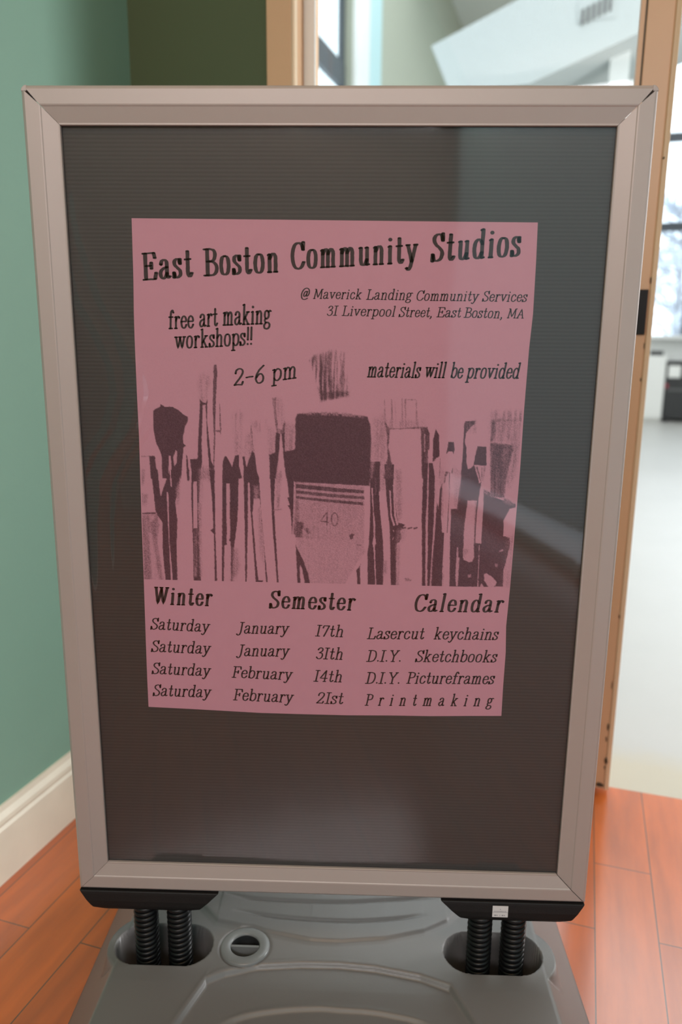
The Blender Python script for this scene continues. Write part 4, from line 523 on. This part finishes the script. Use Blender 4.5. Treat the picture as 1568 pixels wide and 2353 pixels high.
Y = -0.0006 - np.clip(cover_height(X, Z), -0.0006, 0.0045)*np.clip(np.minimum(X-gx[0], gx[-1]-X)/.008, 0, 1)
idx = np.arange(nx*nz).reshape(nz, nx)
F = np.stack([idx[:-1, :-1], idx[:-1, 1:], idx[1:, 1:], idx[1:, :-1]], -1).reshape(-1, 4)
link_mesh('cover_sheet', np.stack([X, Y, Z], -1).reshape(-1, 3).tolist(), F.tolist(), M['cover'], sign, smooth=True)['label'] = 'clear glossy cover sheet'

# black feet brackets under the frame
def bracket(x0, x1, a0, a1):
    zt, zb = ZB-.0002, ZB-.0295
    zm = zb+.006
    sec = [(-.0110, zt), (-.0135, zb+.016), (-.0125, zb+.006), (-.008, zb), (.026, zb), (.031, zb+.008), (.030, zt)]
    v = []; f = []
    def xr(z):
        k = (zt-z)/(zt-zb)
        if k < .82: q = k/.82; return x0+(a0-.006-x0)*q if a0 > x0 else x0, x1+(a1+.006-x1)*q
        q = (k-.82)/.18; return a0-.006+q*.022, a1+.006-q*.022
    # vertical slices through the height
    zs = [zt, zt-.004, zb+.016, zb+.0085, zb+.0053, zb+.002, zb]
    ys = [(-.0110, .030), (-.0120, .030), (-.0135, .031), (-.0130, .031), (-.0122, .030), (-.0105, .028), (-.0085, .026)]
    for z, (ya, yb) in zip(zs, ys):
        l, r = xr(z); v += [(l, ya, z), (r, ya, z), (r, yb, z), (l, yb, z)]
    for i in range(len(zs)-1):
        for q in range(4):
            w = (q+1) % 4; f.append((i*4+q, i*4+w, i*4+4+w, i*4+4+q))
    f += [(0, 1, 2, 3), tuple(len(v)-4+q for q in range(4))]
    return MB().add(v, f).build('mounting_bracket', M['black'], sign, bevel=.0012)
bl = bracket(-.3355, -.1485, -.3125, -.1795)
br_ = bracket(.1455, .3345, .1775, .3125)
st = MB().box(.2135, .2338, -.0142, -.0136, .1978, .2145)
o = st.build('price_sticker', M['sticker'], br_); o['label'] = 'small white label'
pr = MB()
pr.box(.2140, .2333, -.01445, -.01425, .2052, .2056)
for i in range(9): pr.box(.2158+.0018*i, .2158+.0018*i+random.uniform(.0006, .0013), -.01445, -.01425, .2062, .2073)
for a, b in ((.2160, .2188), (.2195, .2203), (.2230, .2236), (.2258, .2280), (.2288, .2300)): pr.box(a, b, -.01445, -.01425, .2000, .2014)
pr.box(.2232, .2240, -.01445, -.01425, .2092, .2106)
# the tiny print stays inside the sticker's own mesh level as a sub-part of the bracket
o2 = pr.build('sticker_print', M['sticker_print'], br_)

# coil springs
def spring(x, y, z0, z1):
    turns = (z1-z0)/.0076; n = int(turns*26); pts = []
    for i in range(n+1):
        a = 2*PI*turns*i/n
        pts.append((x+.0132*math.cos(a), y+.0132*math.sin(a), z0+(z1-z0)*i/n))
    mb = MB().tube(pts, .0035, 8)
    return mb.build('coil_spring', M['spring'], sign, smooth=True)
for x in (-.2515, -.2062, .2015, .2465): spring(x, 0.004, 0.030, ZB-.027)

# weighted base
H0 = 0.126
def seg_interp(line, x):
    p = np.array(line); xs, ys = p[:, 0], p[:, 1]
    y = np.interp(x, xs, ys)
    s0 = (ys[1]-ys[0])/(xs[1]-xs[0]); s1 = (ys[-1]-ys[-2])/(xs[-1]-xs[-2])
    y = np.where(x < xs[0], ys[0]+(x-xs[0])*s0, y); y = np.where(x > xs[-1], ys[-1]+(x-xs[-1])*s1, y)
    return y
def smooth01(t):
    t = np.clip(t, 0, 1); return t*t*(3-2*t)
def stad(x, y, cx, cy, half):
    dx = np.maximum(np.abs(x-cx)-half, 0); return np.sqrt(dx*dx+(y-cy)**2)
def dense_curve(line, m=120):
    p = np.array(line); t = np.linspace(0, len(p)-1, m); out = []
    for q in t:
        i = min(int(q), len(p)-2); u = q-i
        p0 = p[max(i-1, 0)]; p1 = p[i]; p2 = p[i+1]; p3 = p[min(i+2, len(p)-1)]
        out.append(.5*((2*p1)+(-p0+p2)*u+(2*p0-5*p1+4*p2-p3)*u*u+(-p0+3*p1-3*p2+p3)*u**3))
    return out
def signed_below(line, x, y):
    f = seg_interp(line, x); e = 1e-4
    sl = (seg_interp(line, x+e)-seg_interp(line, x-e))/(2*e)
    return (f-y)/np.sqrt(1+sl*sl)
def base_height(x, y):
    top = H0 + 0*x
    d = signed_below(BASE_LINES['fr'], x, y)
    lip = 0.0005*np.exp(-((d+.003)/.0022)**2)
    top = top - 0.0070*smooth01(d/.005) + lip
    arc = signed_below(dense_curve(BASE_LINES['arc'], 60), x, y)
    top = top - 0.0035*smooth01((arc+.002)/.006)*np.clip((.135-np.abs(x))/.02, 0, 1) + .0004*np.exp(-((arc+.003)/.0025)**2)*np.clip((.135-np.abs(x))/.02, 0, 1)
    dr = -signed_below(BASE_LINES['rear'], x, y)
    top = top + 0.0009*np.exp(-((dr)/.0025)**2) + 0.004*smooth01(dr/.006) + .06*np.clip(dr, 0, .2)
    for g, e in (('g1', .155), ('g2', .13)):
        dg = signed_below(dense_curve(BASE_LINES[g], 60), x, y)
        top = top - 0.0036*np.exp(-(dg/.0026)**2)*np.clip((e+.012-np.abs(x+.003))/.05, 0, 1)
    top = top - 0.06*np.clip(-y-.06, 0, 1)
    # flanks
    ax = np.abs(x)
    side = (0.365-ax)/(0.365-0.286)*H0
    fb = np.minimum((y+.27), (.27-y))/.07*H0
    k = 0.006
    def smin(a, b):
        h = np.clip(.5+.5*(b-a)/k, 0, 1); return b*(1-h)+a*h-k*h*(1-h)
    h = smin(smin(top, side), fb)
    # the raised collars round the spring wells
    for c in (-.2225, .2225):
        dd = stad(x, y, c, .004, .030)
        col = H0+.0005 - np.clip((dd-.0520)/.030*H0, 0, 1)
        col = np.where(dd < .052, H0+.0005, col)
        h = np.maximum(h, np.where(dd < .085, smin(col, col*0+H0+.0005), -1))
    for c in (-.2275, .2205):
        dd = stad(x, y, c, .0015 if c < 0 else .004, .0300)
        w = smooth01((dd-.0312)/.0052)
        h = .026+(h-.026)*w
    dc = np.sqrt((x+.1165)**2+(y-.001)**2)
    h = h - .0018*np.exp(-((dc-.0335)/.0018)**2)
    h = np.where(dc < .040, h*smooth01((dc-.0205)/.003)+(H0-.022)*(1-smooth01((dc-.0205)/.003)), h)
    return np.maximum(h, 0.0)
xs = np.concatenate([np.linspace(-.366, -.31, 24)[:-1], np.linspace(-.31, .31, 360)[:-1], np.linspace(.31, .366, 24)])
ys = np.concatenate([np.linspace(-.27, -.17, 30)[:-1], np.linspace(-.17, .12, 190)[:-1], np.linspace(.12, .27, 40)])
X, Y = np.meshgrid(xs, ys)
Zb = base_height(X, Y)
ny_, nx_ = X.shape
idx = np.arange(nx_*ny_).reshape(ny_, nx_)
F = np.stack([idx[:-1, :-1], idx[:-1, 1:], idx[1:, 1:], idx[1:, :-1]], -1).reshape(-1, 4).tolist()
V = np.stack([X, Y, Zb], -1).reshape(-1, 3).tolist()
edge = list(idx[0, :]) + list(idx[1:, -1]) + list(idx[-1, ::-1][1:]) + list(idx[::-1, 0][1:-1])
tank = link_mesh('base_tank', V, F + [tuple(int(i) for i in edge)[::-1]], M['tank'], sign, smooth=True)
tank['label'] = 'grey moulded plastic weighted base'
cap = MB().lathe([(.0335, -.004), (.0335, .0012), (.0325, .0024), (.0300, .0030), (.0215, .0034), (.0200, .0026), (.0195, .0010), (.0195, -.003)], (-.1165, .001, H0), 48)
cap = cap.build('filler_cap', M['cap'], tank, smooth=True)
hb = MB().box(-.1165-.0192, -.1165+.0192, -.0008, .0028, H0-.0205, H0+.0012)
hb.build('cap_grip', M['cap'], tank)
fl = MB().lathe([(.0194, .0006), (.0188, -.006), (.0180, -.0195), (.0001, -.0198)], (-.1165, .001, H0), 40).build('cap_well', M['dark'], tank, smooth=True)

# ------------------------------------------------------------------ the poster
YP = 0.0010            # front face of the sheet
pc = [Vector((x/1000, 0, z/1000)) for x, z in PAPER]
poster = empty('poster', (0, 0, 0))
tag(poster, 'pink printed poster about art workshops behind the clear cover of the stand', 'poster')
MB().prism([(p.x, p.z) for p in pc], 1, YP, YP+.0004).build('paper_sheet', M['paper'], poster)

# picture: one ink, laid down as density on a fine grid
NU, NV = 560, 350
tl, tr, br, bl_ = [np.array(p, float) for p in PIC]
uu = np.linspace(0, 1, NU); vv = np.linspace(0, 1, NV)
UU, VV = np.meshgrid(uu, vv)
GX = (tl[0]*(1-UU)+tr[0]*UU)*(1-VV) + (bl_[0]*(1-UU)+br[0]*UU)*VV
GZ = (tl[1]*(1-UU)+tr[1]*UU)*(1-VV) + (bl_[1]*(1-UU)+br[1]*UU)*VV
def vnoise(rows, cols):
    a = rng.rand(rows+1, cols+1)
    r = np.linspace(0, rows-1e-6, NV); c = np.linspace(0, cols-1e-6, NU)
    ri = r.astype(int); ci = c.astype(int); rf = (r-ri)[:, None]; cf = (c-ci)[None, :]
    A_ = a[ri][:, ci]; B_ = a[ri][:, ci+1]; C_ = a[ri+1][:, ci]; D_ = a[ri+1][:, ci+1]
    return (A_*(1-cf)+B_*cf)*(1-rf)+(C_*(1-cf)+D_*cf)*rf
streakn = np.clip((vnoise(9, 230)*.6+vnoise(22, 300)*.4-.33)/.34, 0, 1)
blotch = vnoise(90, 140)
wob = (vnoise(120, 190)-.5)*1.1
ink = np.zeros((NV, NU))
for val, soft, streak, pts in ART:
    p = np.array(pts, float); sm = soft/2.25*(1.9 if streak >= .4 and val < .75 else 1.0)
    x0, z0 = p.min(0)-sm-1; x1, z1 = p.max(0)+sm+1
    sel = (GX > x0) & (GX < x1) & (GZ > z0) & (GZ < z1)
    if not sel.any(): continue
    x = GX[sel]; z = GZ[sel]
    inside = np.zeros(x.shape, bool); dist = np.full(x.shape, 1e9)
    for i in range(len(p)):
        ax_, az_ = p[i-1]; bx_, bz_ = p[i]
        if az_ != bz_:
            c = ((az_ > z) != (bz_ > z)) & (x < (bx_-ax_)*(z-az_)/(bz_-az_)+ax_)
            inside ^= c
        ex, ez = bx_-ax_, bz_-az_
        t = np.clip(((x-ax_)*ex+(z-az_)*ez)/max(ex*ex+ez*ez, 1e-9), 0, 1)
        dist = np.minimum(dist, np.hypot(x-ax_-t*ex, z-az_-t*ez))
    sd = np.where(inside, dist, -dist) + wob[sel]*min(1.0, .45+sm*.15)
    m = smooth01((sd+sm*.5)/max(sm, .7))
    if streak > 0: m = m*(1-streak+streak*streakn[sel])
    ink[sel] = ink[sel]*(1-m)+val*m
mid = 4*ink*(1-ink)
ink = ink + (rng.rand(NV, NU)-.5)*(.10+.42*mid) + (blotch-.5)*.10*mid
ink = np.clip(ink, 0, 1)
# keep the paper clean along the picture's top margin
idx = np.arange(NU*NV).reshape(NV, NU)
F = np.stack([idx[:-1, :-1], idx[1:, :-1], idx[1:, 1:], idx[:-1, 1:]], -1).reshape(-1, 4).tolist()
V = np.stack([GX/1000, np.full_like(GX, YP-.00012), GZ/1000], -1).reshape(-1, 3).tolist()
pic = link_mesh('printed_picture', V, F, M['print'], poster)
pic['label'] = 'dark print of a row of paint brushes'
at = pic.data.attributes.new('ink', 'FLOAT', 'POINT')
at.data.foreach_set('value', ink.reshape(-1).astype(np.float32))

# lettering: strokes drawn with a broad nib
L = lambda *p: ('l', p)
Cv = lambda *p: ('c', p)
Dot = lambda x, y, r: ('d', ((x, y), r))
def ser(x, y, a=.1, b=.1): return ('s', ((x-a, y), (x+b, y)))
def stem(x, h): return (L((x, 0), (x, h)), ('s', ((x-.1, h-.03), (x, h))), ser(x, 0))
BOWL = Cv((.24, .7), (.1, .62), (.05, .35), (.1, .08), (.24, 0), (.38, .08), (.43, .35), (.38, .62), (.24, .7))
GL = {
'E': (.64, [L((.14, 0), (.14, 1)), ('s', ((0, 1), (.57, 1))), L((.55, 1), (.6, .8)), ('s', ((0, 0), (.6, 0))), L((.58, 0), (.64, .24)), ('s', ((.14, .52), (.42, .52))), L((.42, .4), (.42, .64))]),
'B': (.6, [L((.14, 0), (.14, 1)), Cv((0, 1), (.28, 1), (.47, .93), (.52, .75), (.42, .57), (.14, .53)), Cv((.2, .53), (.45, .49), (.59, .34), (.58, .15), (.45, .02), (.25, 0), (0, 0))]),
'C': (.62, [Cv((.58, .74), (.5, .93), (.33, 1), (.14, .88), (.05, .5), (.14, .12), (.33, 0), (.5, .06), (.62, .25)), L((.59, 1.03), (.58, .72))]),
'S': (.5, [Cv((.45, .78), (.39, .94), (.25, 1), (.1, .93), (.06, .77), (.16, .61), (.35, .46), (.46, .3), (.41, .09), (.24, 0), (.1, .05), (.03, .24)), L((.45, 1.03), (.46, .74)), L((.02, -.02), (.02, .26))]),
'M': (.82, [L((.1, 0), (.15, 1)), L((.15, 1), (.41, .1), (.67, 1)), L((.67, 1), (.72, 0)), ser(.1, 0), ser(.72, 0), ser(.12, 1, .1, .04), ser(.7, 1, .04, .1)]),
'L': (.58, [L((.14, 0), (.14, 1)), ser(.14, 1, .14, .14), ('s', ((0, 0), (.55, 0))), L((.53, 0), (.58, .24))]),
'A': (.7, [L((.09, 0), (.34, 1), (.6, 0)), ('s', ((.18, .36), (.5, .36))), ser(.09, 0), ser(.6, 0)]),
'W': (.92, [L((.1, 1), (.28, 0), (.46, .9)), L((.44, 1), (.64, 0), (.82, 1)), ser(.1, 1), ser(.44, 1), ser(.82, 1)]),
'J': (.46, [Cv((.3, 1), (.3, .5), (.29, .1), (.22, -.12), (.1, -.17), (0, -.08)), ser(.3, 1, .16, .16), Dot(.03, -.08, .055)]),
'F': (.57, [L((.14, 0), (.14, 1)), ('s', ((0, 1), (.54, 1))), L((.53, 1), (.57, .78)), ser(.14, 0, .14, .16), ('s', ((.14, .52), (.4, .52))), L((.4, .4), (.4, .64))]),
'D': (.64, [L((.14, 0), (.14, 1)), Cv((0, 1), (.3, 1), (.52, .88), (.61, .5), (.52, .12), (.3, 0), (0, 0))]),
'I': (.3, [L((.15, 0), (.15, 1)), ser(.15, 1, .15, .15), ser(.15, 0, .15, .15)]),
'Y': (.66, [L((.09, 1), (.33, .48), (.57, 1)), L((.33, .48), (.33, 0)), ser(.09, 1), ser(.57, 1), ser(.33, 0, .13, .13)]),
'P': (.56, [L((.14, 0), (.14, 1)), Cv((0, 1), (.3, 1), (.49, .92), (.53, .74), (.45, .56), (.14, .5)), ser(.14, 0, .14, .16)]),
'a': (.5, [Cv((.07, .54), (.12, .66), (.24, .7), (.34, .63), (.36, .48), (.36, .14), (.41, .02), (.5, .06)), Cv((.36, .42), (.18, .37), (.05, .24), (.07, .07), (.17, 0), (.29, .07), (.36, .2)), Dot(.08, .53, .05)]),
'b': (.5, [L((.1, .03), (.1, 1.08)), ('s', ((0, 1.05), (.1, 1.08))), Cv((.1, .5), (.2, .67), (.33, .69), (.45, .55), (.46, .2), (.33, .01), (.2, .02), (.1, .15))]),
'c': (.44, [Cv((.38, .52), (.34, .65), (.23, .7), (.1, .6), (.05, .35), (.1, .1), (.24, 0), (.36, .06), (.43, .2)), Dot(.37, .54, .05)]),
'd': (.53, [L((.41, 0), (.41, 1.08)), ('s', ((.3, 1.05), (.41, 1.08))), ('s', ((.41, 0), (.53, .02))), Cv((.41, .52), (.32, .66), (.2, .7), (.08, .57), (.05, .33), (.1, .08), (.21, 0), (.33, .07), (.41, .22))]),
'e': (.44, [Cv((.05, .38), (.22, .39), (.4, .4), (.37, .6), (.24, .7), (.1, .6), (.05, .36), (.1, .1), (.24, 0), (.36, .06), (.43, .2))]),
'f': (.36, [Cv((.36, .92), (.3, 1.05), (.22, 1.02), (.17, .85), (.16, .5), (.16, 0)), ('s', ((.02, .67), (.33, .67))), ser(.16, 0, .12, .14), Dot(.36, .93, .05)]),
'g': (.52, [Cv((.21, .7), (.09, .63), (.06, .47), (.1, .32), (.21, .26), (.32, .33), (.36, .47), (.32, .63), (.21, .7)), Cv((.34, .62), (.42, .7), (.5, .67)), Cv((.14, .28), (.07, .18), (.14, .08), (.34, .04), (.44, -.08), (.38, -.24), (.2, -.29), (.06, -.22), (.05, -.08), (.16, .05))]),
'h': (.54, [*stem(.12, 1.08), Cv((.12, .5), (.22, .66), (.33, .69), (.41, .58), (.42, .4), (.42, 0)), ser(.42, 0)]),
'i': (.26, [*stem(.13, .68), Dot(.13, .93, .075)]),
'k': (.55, [*stem(.12, 1.08), L((.13, .26), (.4, .67)), L((.2, .4), (.44, 0)), ser(.44, 0), ser(.4, .67)]),
'l': (.26, [*stem(.13, 1.08)]),
'm': (.78, [*stem(.12, .68), Cv((.12, .5), (.21, .66), (.3, .69), (.37, .58), (.38, .4), (.38, 0)), Cv((.38, .5), (.47, .66), (.56, .69), (.63, .58), (.64, .4), (.64, 0)), ser(.38, 0, .09, .09), ser(.64, 0)]),
'n': (.54, [*stem(.12, .68), Cv((.12, .5), (.22, .66), (.33, .69), (.41, .58), (.42, .4), (.42, 0)), ser(.42, 0)]),
'o': (.48, [BOWL]),
'p': (.52, [L((.12, -.29), (.12, .68)), ('s', ((.02, .65), (.12, .68))), ser(.12, -.29, .12, .13), Cv((.12, .5), (.22, .66), (.34, .69), (.47, .55), (.47, .2), (.35, .02), (.22, .02), (.12, .16))]),
'r': (.4, [*stem(.12, .68), Cv((.12, .44), (.19, .61), (.28, .69), (.37, .65)), Dot(.36, .61, .065)]),
's': (.38, [Cv((.32, .52), (.27, .66), (.18, .7), (.07, .63), (.07, .49), (.19, .37), (.32, .25), (.33, .09), (.2, 0), (.09, .03), (.03, .18)), L((.325, .7), (.33, .5)), L((.03, -.01), (.03, .2))]),
't': (.34, [Cv((.15, .97), (.15, .5), (.15, .15), (.2, .02), (.27, .02), (.34, .13)), ('s', ((.0, .66), (.3, .66)))]),
'u': (.55, [Cv((.12, .68), (.12, .3), (.14, .08), (.23, 0), (.34, .06), (.42, .22)), L((.42, .68), (.42, 0)), ('s', ((.02, .66), (.12, .68))), ('s', ((.32, .66), (.42, .68))), ('s', ((.42, 0), (.55, .02)))]),
'v': (.5, [L((.07, .68), (.25, 0), (.43, .68)), ser(.07, .68), ser(.43, .68)]),
'w': (.74, [L((.07, .68), (.22, 0), (.37, .62)), L((.36, .66), (.52, 0), (.67, .68)), ser(.07, .68), ser(.36, .68), ser(.67, .68)]),
'y': (.52, [L((.07, .68), (.27, .03)), Cv((.45, .68), (.29, .1), (.2, -.18), (.11, -.28), (.02, -.22)), ser(.07, .68), ser(.45, .68), Dot(.04, -.22, .055)]),
'2': (.5, [Cv((.06, .74), (.1, .92), (.24, 1), (.39, .92), (.42, .72), (.3, .45), (.14, .2), (.04, .04)), L((.04, .04), (.2, .05), (.42, .02), (.46, .2)), Dot(.07, .74, .06)]),
'3': (.46, [Cv((.06, .82), (.13, .96), (.25, 1), (.37, .9), (.35, .7), (.18, .55)), Cv((.18, .55), (.37, .49), (.43, .26), (.34, .04), (.17, 0), (.04, .14)), Dot(.07, .82, .055), Dot(.05, .15, .055)]),
'4': (.52, [L((.36, 0), (.36, 1)), L((.36, 1), (.03, .3), (.5, .3)), ser(.36, 0)]),
'6': (.48, [Cv((.4, 1.03), (.2, .8), (.07, .5), (.05, .25), (.14, .04), (.27, 0), (.39, .1), (.42, .32), (.33, .52), (.2, .54), (.07, .36))]),
'7': (.46, [L((.04, .76), (.07, .96), (.44, .96)), L((.43, .96), (.2, 0))]),
'-': (.4, [L((.04, .42), (.2, .44), (.36, .44))]),
',': (.2, [Dot(.1, .05, .07), Cv((.12, .06), (.12, -.05), (.06, -.18))]),
'.': (.2, [Dot(.1, .06, .075)]),
'!': (.2, [L((.1, .3), (.1, 1.05)), Dot(.1, .05, .07)]),
'@': (.95, [Cv((.62, .62), (.5, .7), (.34, .52), (.33, .27), (.47, .22), (.6, .4)), Cv((.66, .7), (.62, .4), (.63, .25), (.76, .26), (.87, .5), (.8, .84), (.52, 1), (.2, .84), (.06, .42), (.2, .02), (.5, -.08), (.78, .03))]),
}
def catmull(p, m=6):
    p = [np.array(q, float) for q in p]; closed = np.allclose(p[0], p[-1]); out = []
    n = len(p)
    for i in range(n-1):
        p1, p2 = p[i], p[i+1]
        p0 = p[i-1] if i > 0 else (p[n-2] if closed else p1*2-p2)
        p3 = p[i+2] if i+2 < n else (p[1] if closed else p2*2-p1)
        for k in range(m):
            u = k/m
            out.append(.5*((2*p1)+(-p0+p2)*u+(2*p0-5*p1+4*p2-p3)*u*u+(-p0+3*p1-3*p2+p3)*u**3))
    out.append(p[-1]); return out
NIB = {2: (.080, .038, .17), 0: (.066, .042, .085), 1: (.064, .046, .085), -1: (.064, .042, .62)}
def draw_word(mb, text, x0, z0, x1, z1, h, shear, bold):
    na, nb, gap = NIB[bold]
    pos = []; x = 0.0
    for ch in text:
        pos.append(x); x += GL[ch][0]+(gap if ch not in '.!' or bold == -1 else gap*.6)
    total = x-gap
    k = (x1-x0)/(total); slope = (z1-z0)/(x1-x0)
    na, nb = na*h, nb*h
    if k/h < .85: na = na*(.55+.45*k/h/.85)
    def T(p, ox):
        X_ = x0+(p[0]+ox)*k+shear*p[1]*h
        return np.array((X_, z0+slope*(X_-x0)+p[1]*h))
    y = YP-.00016
    def nib(c, a, b):
        n = 10
        ring = [(c[0]+a*math.cos(2*PI*i/n), y, c[1]+b*math.sin(2*PI*i/n)) for i in range(n)]
        ring = [(q[0]/1000, q[1], q[2]/1000) for q in ring]
        mb.add(ring, [tuple(range(n))])
    for ch, ox in zip(text, pos):
        for kind, dat in GL[ch][1]:
            if kind == 'd':
                c = T(dat[0], ox); r = dat[1]*h; nib(c, r*(1.15 if bold == 2 else 1), r); continue
            a, b = na, nb
            if kind == 's': a = nb*.8; b = nb*.95
            pts = catmull(dat) if kind == 'c' else dat
            if kind != 'c':
                q = []
                for i in range(len(pts)-1):
                    for t in range(5): q.append(np.array(pts[i])+(np.array(pts[i+1])-np.array(pts[i]))*t/5)
                q.append(np.array(pts[-1])); pts = q
            P_ = [T(p, ox) for p in pts]
            n = len(P_); vs = []; rag = .03*h*.35
            for i in range(n):
                t = P_[min(i+1, n-1)]-P_[max(i-1, 0)]
                if kind != 'c' and 0 < i < n-1:
                    pass
                ln = math.hypot(*t) or 1; t = t/ln; nrm = np.array((-t[1], t[0]))
                w = math.hypot(a*nrm[0], b*nrm[1])
                wl = w+random.uniform(-rag, rag)*.6; wr = w+random.uniform(-rag, rag)*.6
                l_ = P_[i]+nrm*wl; r_ = P_[i]-nrm*wr
                vs += [(l_[0]/1000, y, l_[1]/1000), (r_[0]/1000, y, r_[1]/1000)]
            mb.add(vs, [(2*i, 2*i+2, 2*i+3, 2*i+1) for i in range(n-1)])
            nib(P_[0], a, b); nib(P_[-1], a, b)
lines = {}
for part, text, x0, z0, x1, z1, h, shear, bold in WORDS:
    draw_word(lines.setdefault(part, MB()), text, x0, z0, x1, z1, h, shear, bold)
for part, mb in lines.items():
    name = part.split('|')[0]
    link_mesh(name, mb.v, mb.f, M['ink'], poster)
